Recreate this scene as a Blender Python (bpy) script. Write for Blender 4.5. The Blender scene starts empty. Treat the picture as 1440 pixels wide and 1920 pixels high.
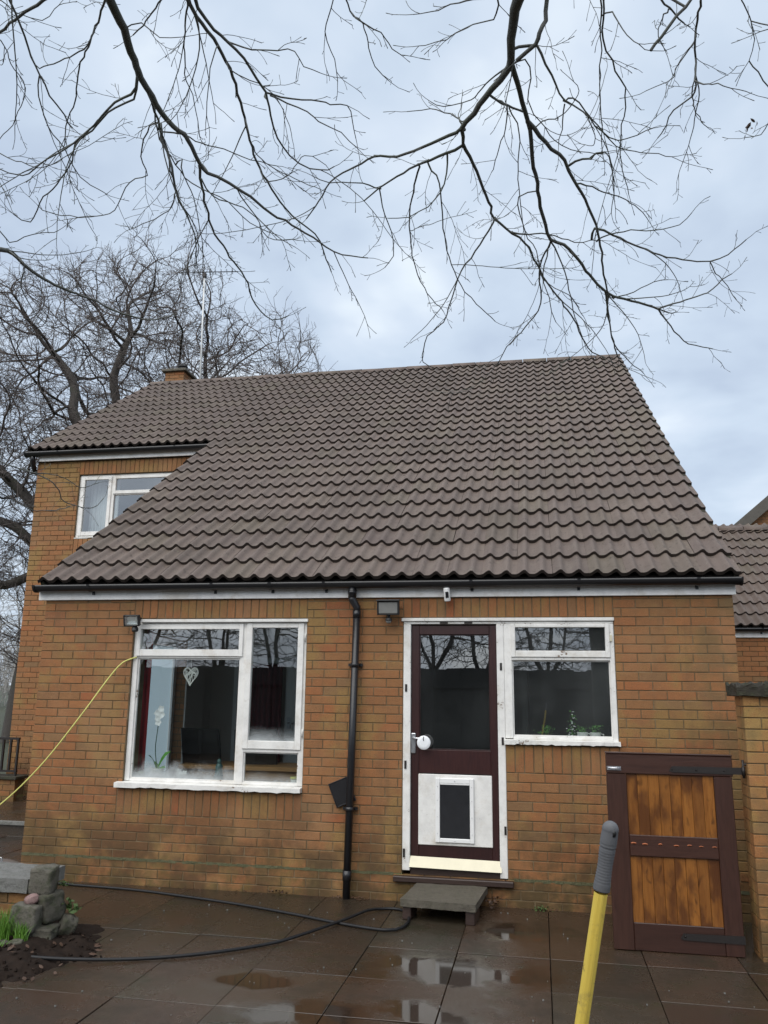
import bpy, math, random
import numpy as np
from mathutils import Matrix, Vector, kdtree

random.seed(7)
RS = np.random.RandomState(7)
SC = bpy.context.scene
COL = SC.collection

# ---------------------------------------------------------------- camera
cam_data = bpy.data.cameras.new('camera')
cam_data.sensor_fit = 'VERTICAL'
cam_data.sensor_height = 24.0
cam_data.sensor_width = 18.0
cam_data.lens = 24.0 * 1524.96 / 1920.0
cam_data.clip_start = 0.05
cam_data.clip_end = 2000.0
cam = bpy.data.objects.new('camera', cam_data)
COL.objects.link(cam)
cam.matrix_world = Matrix(((0.98296, 0.02714, 0.18181, 0.0),
                           (0.18344, -0.20872, -0.96062, -7.084),
                           (0.01187, 0.97760, -0.21015, 1.5058),
                           (0, 0, 0, 1)))
SC.camera = cam

# ---------------------------------------------------------------- world and sun
SUN_EL, SUN_AZ = math.radians(50), math.radians(200)      # azimuth clockwise from +Y
SC.view_settings.view_transform = 'Standard'
SC.view_settings.look = 'None'
SC.view_settings.exposure = 1.08
SC.view_settings.gamma = 1.0
SC.view_settings.use_curve_mapping = False
world = bpy.data.worlds.new('World')
SC.world = world
world.use_nodes = True
wt = world.node_tree
for n in list(wt.nodes):
    wt.nodes.remove(n)

class NT:
    """tiny helper for building node trees"""
    def __init__(s, tree): s.t = tree
    def n(s, kind, **kw):
        nd = s.t.nodes.new(kind)
        for k, v in kw.items():
            if k.startswith('i_'):
                nd.inputs[k[2:].replace('__', ' ')].default_value = v
            elif k.startswith('n_'):
                nd.inputs[int(k[2:])].default_value = v
            else:
                setattr(nd, k, v)
        return nd
    def l(s, a, b): s.t.links.new(a, b)
    def math(s, op, a, b=None, clamp=False):
        nd = s.n('ShaderNodeMath', operation=op, use_clamp=clamp)
        for i, v in enumerate((a, b)):
            if v is None: continue
            if isinstance(v, (int, float)): nd.inputs[i].default_value = v
            else: s.l(v, nd.inputs[i])
        return nd.outputs[0]
    def mix(s, fac, a, b, blend='MIX'):
        nd = s.n('ShaderNodeMix', data_type='RGBA', blend_type=blend)
        for i, v in ((0, fac), (6, a), (7, b)):
            if isinstance(v, (int, float)): nd.inputs[i].default_value = v
            elif isinstance(v, tuple): nd.inputs[i].default_value = v if len(v) == 4 else v + (1,)
            else: s.l(v, nd.inputs[i])
        return nd.outputs[2]
    def ramp(s, fac, stops, interp='LINEAR'):
        nd = s.n('ShaderNodeValToRGB')
        cr = nd.color_ramp; cr.interpolation = interp
        while len(cr.elements) > 1: cr.elements.remove(cr.elements[-1])
        for i, (p, c) in enumerate(stops):
            c = (c, c, c, 1) if isinstance(c, (int, float)) else tuple(c) + (1,)
            if i == 0: e = cr.elements[0]; e.position = p
            else: e = cr.elements.new(p)
            e.color = c
        s.l(fac, nd.inputs[0])
        return nd.outputs[0]
    def noise(s, vec, scale, detail=4, rough=.55, dist=0):
        nd = s.n('ShaderNodeTexNoise')
        nd.inputs['Scale'].default_value = scale; nd.inputs['Detail'].default_value = detail
        nd.inputs['Roughness'].default_value = rough; nd.inputs['Distortion'].default_value = dist
        if vec is not None: s.l(vec, nd.inputs['Vector'])
        return nd.outputs[0]
    def smooth(s, v, a, b):
        nd = s.n('ShaderNodeMapRange', interpolation_type='SMOOTHSTEP')
        s.l(v, nd.inputs[0]); nd.inputs[1].default_value = a; nd.inputs[2].default_value = b
        return nd.outputs[0]

w = NT(wt)
sky = w.n('ShaderNodeTexSky', sky_type='NISHITA', sun_disc=False, sun_elevation=SUN_EL, sun_rotation=SUN_AZ)
sky.air_density = 1.0; sky.dust_density = 2.0
tc = w.n('ShaderNodeTexCoord')
sep = w.n('ShaderNodeSeparateXYZ'); w.l(tc.outputs['Generated'], sep.inputs[0])
zc = w.math('MAXIMUM', sep.outputs[2], 0.02)
den = w.math('ADD', zc, 0.25)
cx = w.math('DIVIDE', sep.outputs[0], den); cy = w.math('DIVIDE', sep.outputs[1], den)
cmb = w.n('ShaderNodeCombineXYZ'); w.l(cx, cmb.inputs[0]); w.l(cy, cmb.inputs[1])
n1 = w.noise(cmb.outputs[0], 1.6, 4, .5, .4)
n2 = w.noise(cmb.outputs[0], 4.2, 4, .5, .2)
cl = w.math('ADD', w.math('MULTIPLY', n1, .65), w.math('MULTIPLY', n2, .35))
cloud = w.ramp(cl, [(.39, (2.75, 3.25, 4.0)), (.48, (3.25, 3.8, 4.5)), (.54, (3.65, 4.15, 4.8)), (.61, (4.5, 4.95, 5.35))])
skyc = w.mix(.93, sky.outputs[0], cloud)
bg = w.n('ShaderNodeBackground'); w.l(skyc, bg.inputs[0]); bg.inputs[1].default_value = 0.095
wo = w.n('ShaderNodeOutputWorld'); w.l(bg.outputs[0], wo.inputs[0])

sun_data = bpy.data.lights.new('sun', 'SUN')
sun_data.energy = 1.5
sun_data.angle = math.radians(70)
sun_data.color = (1.0, 0.96, 0.90)
sun = bpy.data.objects.new('sun', sun_data); COL.objects.link(sun)
to_sun = Vector((math.sin(SUN_AZ) * math.cos(SUN_EL), math.cos(SUN_AZ) * math.cos(SUN_EL), math.sin(SUN_EL)))
sun.rotation_euler = to_sun.to_track_quat('Z', 'Y').to_euler()
sun.location = (0, -20, 30)

# ---------------------------------------------------------------- materials
def new_mat(name):
    m = bpy.data.materials.new(name); m.use_nodes = True
    t = m.node_tree
    for n in list(t.nodes): t.nodes.remove(n)
    k = NT(t)
    out = k.n('ShaderNodeOutputMaterial')
    b = k.n('ShaderNodeBsdfPrincipled'); k.l(b.outputs[0], out.inputs[0])
    k.out, k.b = out, b
    k.pos = k.n('ShaderNodeNewGeometry').outputs['Position']
    return m, k

def rnd_value(k):
    a = k.n('ShaderNodeAttribute', attribute_name='rnd').outputs['Fac']
    o = k.n('ShaderNodeObjectInfo').outputs['Random']
    return k.math('FRACT', k.math('ADD', a, o))

def setc(k, col):
    if isinstance(col, tuple): k.b.inputs['Base Color'].default_value = col + (1,)
    else: k.l(col, k.b.inputs['Base Color'])

def bump(k, h, strength=.3, dist=.01):
    nd = k.n('ShaderNodeBump'); nd.inputs['Strength'].default_value = strength; nd.inputs['Distance'].default_value = dist
    k.l(h, nd.inputs['Height']); k.l(nd.outputs[0], k.b.inputs['Normal'])

def simple(name, col, rough=.5, var=.15, scale=20, metal=0, spec=.5, bmp=.1):
    m, k = new_mat(name)
    n = k.noise(k.pos, scale, 5, .6)
    c = k.mix(n, tuple(v * (1 - var) for v in col), tuple(min(1, v * (1 + var)) for v in col))
    setc(k, c)
    k.b.inputs['Roughness'].default_value = rough; k.b.inputs['Metallic'].default_value = metal
    k.b.inputs['Specular IOR Level'].default_value = spec
    if bmp: bump(k, k.noise(k.pos, scale * 3, 4), bmp, .004)
    return m

def mat_brick(name, damp=True, tint=(1.10, 1.09, 1.08)):
    m, k = new_mat(name)
    v = rnd_value(k)
    t = lambda c: tuple(a * b for a, b in zip(c, tint))
    c = k.ramp(v, [(0, t((.232, .103, .040))), (.16, t((.270, .110, .041))), (.30, t((.222, .108, .042))), (.44, t((.288, .120, .044))),
                   (.56, t((.255, .115, .045))), (.68, t((.215, .112, .045))), (.78, t((.282, .105, .038))), (.88, t((.25, .122, .050))),
                   (.95, t((.185, .112, .052))), (1, t((.272, .086, .032)))])
    bl2 = k.noise(k.pos, 7, 4, .65)
    c = k.mix(k.math('MULTIPLY', k.smooth(bl2, .40, .72), .55), c, t((.19, .095, .042)))
    big = k.noise(k.pos, 2.2, 4, .6)
    c = k.mix(k.smooth(big, .47, .66), c, t((.24, .145, .05)), 'MIX') if damp else c
    mid = k.noise(k.pos, 22, 5, .7)
    c = k.mix(k.math('MULTIPLY', k.smooth(mid, .5, .8), .6), c, t((.15, .085, .045)))
    fine = k.noise(k.pos, 190, 3, .7)
    c = k.mix(k.math('MULTIPLY', k.smooth(fine, .54, .68), .7), c, (.05, .03, .02))
    c = k.mix(k.math('MULTIPLY', k.smooth(k.noise(k.pos, 120, 2, .5), .62, .72), .35), c, t((.45, .26, .13)))
    # rain streaks and soot running down the wall
    mps = k.n('ShaderNodeMapping'); k.l(k.pos, mps.inputs[0]); mps.inputs['Scale'].default_value = [7, 7, .55]
    stv = k.noise(mps.outputs[0], 1.0, 5, .65, .3)
    c = k.mix(k.math('MULTIPLY', k.smooth(stv, .52, .72), .42), c, t((.12, .07, .034)))
    c = k.mix(k.math('MULTIPLY', k.smooth(k.noise(k.pos, 1.4, 4, .6), .5, .68), .35), c, t((.30, .17, .085)))
    rough = .78
    if damp:
        s = k.n('ShaderNodeSeparateXYZ'); k.l(k.pos, s.inputs[0])
        low = k.math('SUBTRACT', 1.0, k.smooth(s.outputs[2], -.2, .36))
        gn = k.smooth(k.noise(k.pos, 5, 5, .65), .36, .62)
        c = k.mix(k.math('MULTIPLY', k.math('MULTIPLY', low, gn), .75), c, (.085, .075, .022))
        low2 = k.math('SUBTRACT', 1.0, k.smooth(s.outputs[2], .05, .8))
        dn = k.smooth(k.noise(k.pos, 2.6, 5, .65), .38, .60)
        c = k.mix(k.math('MULTIPLY', k.math('MULTIPLY', low2, dn), .72), c, (.065, .038, .018))
        rt = k.math('MULTIPLY', k.smooth(s.outputs[0], .7, 1.5), k.smooth(k.noise(k.pos, 3.1, 4, .6), .42, .6))
        c = k.mix(k.math('MULTIPLY', rt, .5), c, (.12, .09, .04))
    setc(k, c)
    k.b.inputs['Roughness'].default_value = rough
    k.b.inputs['Specular IOR Level'].default_value = .35
    h = k.math('ADD', k.math('MULTIPLY', mid, .6), k.math('MULTIPLY', fine, .5))
    bump(k, h, .8, .007)
    return m

def mat_mortar():
    m, k = new_mat('mortar')
    n = k.noise(k.pos, 9, 5, .6); f = k.noise(k.pos, 150, 3, .7)
    c = k.ramp(n, [(.3, (.095, .066, .034)), (.52, (.145, .104, .056)), (.72, (.22, .17, .10))])
    s = k.n('ShaderNodeSeparateXYZ'); k.l(k.pos, s.inputs[0])
    d = k.math('ABSOLUTE', k.math('SUBTRACT', s.outputs[2], -.003))
    dpc = k.math('SUBTRACT', 1.0, k.smooth(d, .012, .02))
    c = k.mix(k.math('MULTIPLY', dpc, k.smooth(k.noise(k.pos, 6, 4), .3, .55)), c, (.17, .17, .075))
    setc(k, c); k.b.inputs['Roughness'].default_value = .9
    bump(k, f, .5, .004)
    return m

def mat_tile():
    m, k = new_mat('roof_tile_concrete')
    v = rnd_value(k)
    c = k.ramp(v, [(0, (.116, .089, .076)), (.25, (.142, .108, .092)), (.5, (.128, .097, .083)), (.72, (.152, .116, .097)), (.88, (.134, .108, .083)), (1, (.112, .084, .073))])
    n = k.noise(k.pos, 5, 5, .6)
    c = k.mix(k.math('MULTIPLY', k.smooth(n, .45, .72), .4), c, (.17, .14, .115))
    g = k.noise(k.pos, 160, 3, .7)
    c = k.mix(k.math('MULTIPLY', k.smooth(g, .50, .68), .6), c, (.055, .042, .035))
    d = k.noise(k.pos, 17, 5, .75)
    c = k.mix(k.math('MULTIPLY', k.smooth(d, .54, .72), .8), c, (.034, .027, .021))
    c = k.mix(k.math('MULTIPLY', k.smooth(k.noise(k.pos, 1.1, 4, .6), .48, .66), .35), c, (.085, .066, .052))
    c = k.mix(k.math('MULTIPLY', k.smooth(k.noise(k.pos, 33, 3, .6), .66, .72), .55), c, (.17, .165, .10))
    sp = k.noise(k.pos, 55, 2, .5)
    c = k.mix(k.math('MULTIPLY', k.smooth(sp, .735, .76), .7), c, (.34, .32, .26))
    # shadow line under the tile edges put into the colour (a face attribute set on the edge faces)
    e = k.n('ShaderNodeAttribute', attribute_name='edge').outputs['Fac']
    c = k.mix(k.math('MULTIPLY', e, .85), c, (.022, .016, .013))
    setc(k, c); k.b.inputs['Roughness'].default_value = .72; k.b.inputs['Specular IOR Level'].default_value = .4
    bump(k, k.math('ADD', g, k.math('MULTIPLY', d, .6)), .35, .005)
    return m

def mat_paint(name, wood=(.16, .10, .06), chips=.60, col=(.78, .77, .74)):
    m, k = new_mat(name)
    tcx = k.pos
    n = k.noise(tcx, 7, 5, .65); f = k.noise(tcx, 48, 5, .7)
    c = k.mix(k.smooth(n, .35, .75), col, tuple(v * .82 for v in col))
    c = k.mix(k.math('MULTIPLY', k.smooth(k.noise(tcx, 35, 5, .7), .55, .75), .35), c, (.42, .38, .32))
    c = k.mix(k.math('MULTIPLY', k.smooth(k.noise(tcx, 3.2, 5, .7), .50, .70), .45), c, (.46, .40, .31))
    chip = k.smooth(k.math('ADD', k.math('MULTIPLY', n, .55), k.math('MULTIPLY', f, .45)), chips, chips + .03)
    c = k.mix(chip, c, wood)
    setc(k, c); k.b.inputs['Roughness'].default_value = .45
    bump(k, k.math('SUBTRACT', f, k.math('MULTIPLY', chip, .8)), .25, .004)
    return m

def mat_wood(name, c0, c1, dark, rough=.35, knots=True, axis=2, blotch=.6):
    m, k = new_mat(name)
    mp = k.n('ShaderNodeMapping')
    tco = k.n('ShaderNodeTexCoord').outputs['Object']
    k.l(tco, mp.inputs[0])
    sc = [26, 26, 26]; sc[axis] = 2.2
    mp.inputs['Scale'].default_value = sc
    v = rnd_value(k)
    off = k.n('ShaderNodeCombineXYZ'); k.l(k.math('MULTIPLY', v, 40), off.inputs[0]); k.l(k.math('MULTIPLY', v, 17), off.inputs[2])
    ad = k.n('ShaderNodeVectorMath', operation='ADD'); k.l(mp.outputs[0], ad.inputs[0]); k.l(off.outputs[0], ad.inputs[1])
    g = k.noise(ad.outputs[0], 1.6, 6, .65, 1.2)
    c = k.ramp(g, [(.16, dark), (.38, c0), (.6, c1), (.85, c0)])
    c = k.mix(k.math('MULTIPLY', v, .45), c, dark, 'MIX')
    if knots:
        p2 = k.n('ShaderNodeMapping'); k.l(tco, p2.inputs[0]); p2.inputs['Scale'].default_value = [10, 10, 5]
        ad2 = k.n('ShaderNodeVectorMath', operation='ADD'); k.l(p2.outputs[0], ad2.inputs[0]); k.l(off.outputs[0], ad2.inputs[1])
        kn = k.noise(ad2.outputs[0], 1.6, 2, .4, .8)
        c = k.mix(k.math('MULTIPLY', k.smooth(kn, .64, .76), .75), c, tuple(x * .35 for x in dark))
        bl = k.noise(ad2.outputs[0], .45, 4, .6)
        c = k.mix(k.math('MULTIPLY', k.smooth(bl, .45, .60), blotch), c, dark)
    setc(k, c); k.b.inputs['Roughness'].default_value = rough
    bump(k, g, .25, .003)
    return m

def mat_glass(name, mist_z=None, mist_h=.12, ior=2.5, tint=(.93, .96, .95), mist=.75, haze=.0):
    m = bpy.data.materials.new(name); m.use_nodes = True
    t = m.node_tree
    for n in list(t.nodes): t.nodes.remove(n)
    k = NT(t)
    out = k.n('ShaderNodeOutputMaterial')
    tr = k.n('ShaderNodeBsdfTransparent'); tr.inputs[0].default_value = tint + (1,)
    gl = k.n('ShaderNodeBsdfGlossy'); gl.inputs['Roughness'].default_value = .0
    gl.inputs['Color'].default_value = (1, 1, 1, 1)
    fr = k.n('ShaderNodeFresnel'); fr.inputs['IOR'].default_value = ior
    geo = k.n('ShaderNodeNewGeometry')
    bp = k.n('ShaderNodeBump'); bp.inputs['Strength'].default_value = .04; bp.inputs['Distance'].default_value = .01
    k.l(k.noise(geo.outputs['Position'], 3.5, 1, .4), bp.inputs['Height']); k.l(bp.outputs[0], gl.inputs['Normal'])
    fac = k.math('MULTIPLY', fr.outputs[0], k.math('SUBTRACT', 1.0, geo.outputs['Backfacing']))
    mx = k.n('ShaderNodeMixShader'); k.l(fac, mx.inputs[0]); k.l(tr.outputs[0], mx.inputs[1]); k.l(gl.outputs[0], mx.inputs[2])
    last = mx.outputs[0]
    pos = geo.outputs['Position']
    if mist_z is not None:
        s = k.n('ShaderNodeSeparateXYZ'); k.l(pos, s.inputs[0])
        nz = k.noise(pos, 5, 4, .55)
        top = k.math('ADD', mist_z + mist_h, k.math('MULTIPLY', k.math('SUBTRACT', nz, .5), mist_h * 2.2))
        d = k.math('SUBTRACT', top, s.outputs[2])
        f = k.math('MULTIPLY', k.smooth(d, -.06, .12), mist)
        f = k.math('MULTIPLY', f, k.math('ADD', .75, k.math('MULTIPLY', k.noise(pos, 25, 3), .4)), True)
        df = k.n('ShaderNodeBsdfDiffuse'); df.inputs[0].default_value = (.75, .78, .8, 1)
        tl = k.n('ShaderNodeBsdfTranslucent'); tl.inputs[0].default_value = (.75, .78, .8, 1)
        m2 = k.n('ShaderNodeMixShader'); k.l(df.outputs[0], m2.inputs[1]); k.l(tl.outputs[0], m2.inputs[2])
        m3 = k.n('ShaderNodeMixShader'); k.l(f, m3.inputs[0]); k.l(last, m3.inputs[1]); k.l(m2.outputs[0], m3.inputs[2])
        last = m3.outputs[0]
    if haze:  # pale diffuse layer lifts dark panes in place of a grey reflection
        df2 = k.n('ShaderNodeBsdfDiffuse'); df2.inputs[0].default_value = (.6, .62, .62, 1)
        f2 = k.math('MULTIPLY', k.smooth(k.noise(pos, 1.6, 3, .5), .2, .8), haze)
        m4 = k.n('ShaderNodeMixShader'); k.l(f2, m4.inputs[0]); k.l(last, m4.inputs[1]); k.l(df2.outputs[0], m4.inputs[2])
        last = m4.outputs[0]
    k.l(last, out.inputs[0])
    return m

def mat_slab():
    m, k = new_mat('wet_paving')
    v = rnd_value(k)
    c = k.ramp(v, [(0, (.030, .023, .017)), (.25, (.050, .029, .019)), (.5, (.027, .023, .016)), (.75, (.056, .032, .020)), (1, (.040, .033, .023))])
    n = k.noise(k.pos, 2.4, 6, .65)
    c = k.mix(k.math('MULTIPLY', k.smooth(n, .45, .68), .7), c, (.019, .016, .010))
    n3 = k.noise(k.pos, 1.3, 4, .6)
    c = k.mix(k.math('MULTIPLY', k.smooth(n3, .5, .66), .6), c, (.046, .026, .017))
    f = k.noise(k.pos, 140, 4, .75)
    c = k.mix(k.math('MULTIPLY', k.smooth(f, .55, .75), .5), c, (.12, .10, .085))
    g = k.noise(k.pos, 75, 2, .5)
    c = k.mix(k.math('MULTIPLY', k.smooth(g, .70, .74), .35), c, (.15, .125, .10))
    c = k.mix(k.math('MULTIPLY', k.smooth(k.noise(k.pos, 4.5, 6, .75), .54, .66), .55), c, (.024, .026, .012))
    mo = k.noise(k.pos, 30, 5, .8)
    c = k.mix(k.math('MULTIPLY', k.smooth(mo, .6, .75), .5), c, (.03, .033, .014))
    # standing water: pools in low places
    sx = k.n('ShaderNodeSeparateXYZ'); k.l(k.pos, sx.inputs[0])
    wob = k.noise(k.pos, 3.2, 5, .6)
    def blob(x, y, rx, ry):
        a = k.math('DIVIDE', k.math('SUBTRACT', sx.outputs[0], x), rx)
        b = k.math('DIVIDE', k.math('SUBTRACT', sx.outputs[1], y), ry)
        return k.math('SUBTRACT', 1.0, k.math('SQRT', k.math('ADD', k.math('POWER', a, 2.0), k.math('POWER', b, 2.0))))
    bl = blob(-.55, -1.62, .75, .42)
    for args in ((-.05, -.62, .6, .38), (-1.72, -2.05, .34, .18), (-1.2, -2.45, .6, .25), (-.6, -2.35, .5, .3), (.9, -2.9, 1.2, .4)):
        bl = k.math('MAXIMUM', bl, blob(*args))
    wet = k.math('ADD', bl, k.math('MULTIPLY', k.math('SUBTRACT', wob, .5), 2.2))
    pud = k.smooth(wet, .0, .66)
    c = k.mix(k.math('MULTIPLY', pud, .55), c, (.018, .012, .008))
    setc(k, c)
    rgh = k.ramp(n, [(.3, .13), (.55, .30), (.75, .5)])
    rgh = k.mix(pud, rgh, (.055, .055, .055))
    k.l(rgh, k.b.inputs['Roughness'])
    k.b.inputs['Specular IOR Level'].default_value = .5
    nd = k.n('ShaderNodeBump'); nd.inputs['Distance'].default_value = .006
    k.l(k.math('ADD', f, k.math('MULTIPLY', mo, .7)), nd.inputs['Height'])
    k.l(k.math('MULTIPLY', k.math('SUBTRACT', 1.0, pud), .35), nd.inputs['Strength'])
    k.l(nd.outputs[0], k.b.inputs['Normal'])
    return m

def mat_bark(name, c0, c1, moss=True):
    m, k = new_mat(name)
    n = k.noise(k.pos, 12, 5, .7)
    c = k.mix(n, c0, c1)
    if moss:
        c = k.mix(k.math('MULTIPLY', k.smooth(k.noise(k.pos, 2.5, 4), .5, .68), .5), c, (.045, .06, .028))
    setc(k, c); k.b.inputs['Roughness'].default_value = .85
    bump(k, n, .6, .02)
    return m

def mat_stone(name, c0, c1, moss=.6):
    m, k = new_mat(name)
    n = k.noise(k.pos, 9, 6, .7)
    c = k.mix(n, c0, c1)
    c = k.mix(k.math('MULTIPLY', k.smooth(k.noise(k.pos, 13, 5, .7), .45, .65), moss), c, (.045, .055, .02))
    c = k.mix(k.math('MULTIPLY', k.smooth(k.noise(k.pos, 90, 3, .7), .55, .7), .5), c, (.03, .03, .025))
    setc(k, c); k.b.inputs['Roughness'].default_value = .7
    c2 = k.mix(k.math('MULTIPLY', k.smooth(k.noise(k.pos, 24, 6, .8), .50, .66), .6), c, tuple(v * .38 for v in c0)); setc(k, c2)
    bump(k, k.noise(k.pos, 40, 6, .8), 1.0, .02)
    return m

M = {}
M['brick'] = mat_brick('brick_clay')
M['brick_plain'] = mat_brick('brick_clay_far', damp=False)
M['brick_yellow'] = mat_brick('brick_clay_buff', damp=True, tint=(1.28, 1.34, 1.2))
M['mortar'] = mat_mortar()
M['tile'] = mat_tile()
M['underlay'] = simple('roof_underlay', (.018, .015, .013), .9, .2)
M['white'] = mat_paint('white_paint', chips=.66)
M['white_worn'] = mat_paint('white_paint_flaking', chips=.592)
M['fascia'] = mat_paint('white_fascia_paint', chips=.70, col=(.86, .86, .85))
M['upvc'] = simple('white_plastic', (.78, .78, .77), .35, .04, 30, bmp=.02)
M['black_plastic'] = simple('black_plastic', (.012, .012, .014), .32, .3, 25, bmp=.05)
M['black_matt'] = simple('black_matt_plastic', (.014, .014, .015), .55, .3, 25, bmp=.1)
M['brown_door'] = mat_wood('brown_stained_door', (.030, .010, .010), (.042, .014, .013), (.020, .008, .008), .32, False)
M['brown_sill'] = mat_wood('brown_stained_sill', (.035, .020, .016), (.05, .03, .024), (.02, .012, .010), .4, False, 0)
M['gate_frame'] = mat_wood('brown_stained_gate', (.036, .014, .009), (.052, .021, .014), (.020, .008, .006), .36, False)
M['gate_rail'] = mat_wood('brown_stained_rail', (.036, .014, .009), (.052, .021, .014), (.020, .008, .006), .36, False, 0)
M['gate_board'] = mat_wood('orange_pine', (.215, .078, .014), (.295, .118, .024), (.060, .019, .006), .30, True, 2, .8)
M['steel'] = simple('bright_steel', (.62, .63, .65), .3, .1, 40, 1.0)
M['iron'] = simple('dark_iron', (.03, .026, .025), .5, .3, 40, .5)
M['cream_bar'] = simple('brass_kick_bar', (.60, .56, .42), .38, .12, 12, .15)
M['concrete'] = mat_stone('old_concrete', (.085, .075, .056), (.15, .13, .10), .25)
M['coping'] = mat_stone('coping_concrete', (.16, .16, .15), (.26, .26, .245), .2)
M['coping_dark'] = mat_stone('mossy_coping', (.014, .011, .008), (.055, .045, .027), .6)
M['stone'] = mat_stone('garden_stone', (.085, .078, .058), (.20, .185, .15), .8)
M['stone_dark'] = mat_stone('garden_stone_dark', (.06, .055, .04), (.12, .11, .085), .7)
M['stone_pink'] = mat_stone('pink_pebble', (.22, .11, .10), (.45, .32, .30), .05)
M['slab'] = mat_slab()
M['bark'] = mat_bark('dark_bark', (.032, .027, .025), (.080, .070, .060))
M['twig'] = mat_bark('twig_bark', (.075, .062, .058), (.14, .118, .108), False)
M['bark_near'] = mat_bark('near_bark', (.060, .064, .062), (.13, .135, .122))
M['hazed_bark'] = mat_bark('hazed_pale_bark', (.20, .19, .18), (.34, .33, .31), False)  # distance haze put into the bark colour of the far trees
M['grass'] = simple('grass_blade', (.09, .20, .022), .5, .5, 8, bmp=0)
M['lawn'] = simple('lawn_grass', (.04, .045, .022), .8, .4, 3)
M['soil'] = simple('wet_soil', (.017, .011, .008), .9, .6, 25, spec=.15, bmp=.8)
M['leaf'] = simple('dead_leaf', (.060, .030, .016), .6, .6, 14)
M['rubber'] = simple('black_rubber_hose', (.010, .010, .011), .5, .2, 30, spec=.35)
M['yellow'] = simple('yellow_fibreglass', (.64, .47, .075), .38, .22, 16, bmp=.06)
M['yellow_cable'] = simple('yellow_cable_sheath', (.62, .60, .17), .45, .15, 20)
def scuffed_yellow():
    m, k = new_mat('scuffed_yellow_pole')
    o = k.n('ShaderNodeTexCoord').outputs['Object']
    mp = k.n('ShaderNodeMapping'); k.l(o, mp.inputs[0]); mp.inputs['Scale'].default_value = [120, 120, 9]
    s = k.noise(mp.outputs[0], 1.0, 5, .7); n = k.noise(o, 22, 5, .7)
    c = k.mix(s, (.58, .41, .055), (.72, .56, .12))
    c = k.mix(k.math('MULTIPLY', k.smooth(n, .56, .72), .55), c, (.26, .19, .07))
    c = k.mix(k.math('MULTIPLY', k.smooth(k.noise(o, 75, 4, .7), .62, .70), .7), c, (.12, .09, .05))
    setc(k, c); k.b.inputs['Roughness'].default_value = .45
    bump(k, s, .15, .002)
    return m
M['yellow'] = scuffed_yellow()
M['grip'] = simple('grey_grip', (.105, .108, .116), .62, .2, 60)
M['mist1'] = mat_glass('misted_glass_large', .645, .13, mist=.72)
M['mist2'] = mat_glass('misted_glass_casement', 1.02, .07, mist=.7)
M['mist3'] = mat_glass('misted_glass_low', .655, .05, mist=.7)
M['glass'] = mat_glass('window_glass', ior=3.2, haze=.02)
M['glass_hazy'] = mat_glass('hazed_window_glass', ior=2.9, haze=.045)  # haze painted into the pane to lighten it like a reflection
def mat_frosted():
    m = bpy.data.materials.new('frosted_glass'); m.use_nodes = True
    t = m.node_tree
    for n in list(t.nodes): t.nodes.remove(n)
    k = NT(t); out = k.n('ShaderNodeOutputMaterial')
    a = k.n('ShaderNodeBsdfTransparent'); b = k.n('ShaderNodeBsdfTranslucent'); b.inputs[0].default_value = (.62, .72, .78, 1)
    x = k.n('ShaderNodeMixShader'); x.inputs[0].default_value = .82
    k.l(a.outputs[0], x.inputs[1]); k.l(b.outputs[0], x.inputs[2]); k.l(x.outputs[0], out.inputs[0])
    return m
M['frosted'] = mat_frosted()
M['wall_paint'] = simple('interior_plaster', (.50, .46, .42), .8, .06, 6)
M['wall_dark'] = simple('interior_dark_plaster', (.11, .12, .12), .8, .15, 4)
M['floor_in'] = simple('interior_floor', (.12, .09, .07), .5, .2, 9)
M['maroon'] = simple('maroon_curtain', (.13, .012, .018), .85, .3, 14)
M['red'] = simple('red_curtain', (.36, .014, .022), .85, .2, 14)
M['net'] = simple('white_curtain', (.72, .74, .76), .85, .08, 20)
M['leather'] = simple('black_leather', (.013, .013, .014), .35, .3, 30)
M['oak_wood'] = mat_wood('oak_furniture', (.38, .20, .075), (.45, .26, .11), (.22, .11, .04), .4, False, 0)
M['green_leaf'] = simple('green_leaf', (.09, .27, .045), .4, .4, 30)
M['green_dark'] = simple('dark_leaf', (.02, .065, .016), .3, .3, 20)
M['petal'] = simple('white_petal', (.82, .82, .84), .5, .05, 30)
M['terracotta'] = simple('terracotta', (.38, .12, .05), .7, .15, 20)
M['china'] = simple('white_china', (.80, .80, .79), .2, .03, 20)
M['teal'] = simple('teal_ceramic', (.03, .085, .085), .3, .4, 30)
M['wicker'] = simple('white_wicker', (.75, .74, .72), .7, .1, 60)
M['lens'] = simple('lamp_glass', (.22, .22, .21), .12, .15, 20, bmp=0)
M['reflector'] = simple('lamp_reflector', (.72, .73, .74), .2, .05, 20, .6)
M['galv'] = simple('galvanised_metal', (.34, .35, .36), .35, .25, 18, .8)
M['render_wall'] = simple('roof_board_grey', (.085, .078, .068), .8, .3, 12)
M['ridge'] = M['tile']
M['fence'] = mat_wood('dark_fence', (.045, .046, .042), (.06, .06, .055), (.03, .03, .027), .7, False)
M['jar'] = simple('yellow_lid', (.62, .60, .16), .4, .1, 20)
M['aluminium'] = simple('dull_aluminium', (.60, .61, .61), .5, .08, 20, .1)
M['paper'] = simple('white_disc_plastic', (.80, .82, .84), .4, .03, 20)
M['teak'] = simple('dog_flap_vinyl', (.020, .021, .024), .18, .3, 12)
M['pot_white'] = M['china']
M['dpc'] = mat_stone('green_stained_mortar', (.085, .085, .034), (.15, .145, .075), .4)
M['moss'] = simple('green_weed', (.05, .09, .02), .7, .5, 30)
M['hedge'] = simple('hedge_leaves', (.016, .022, .012), .8, .5, 10)

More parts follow.
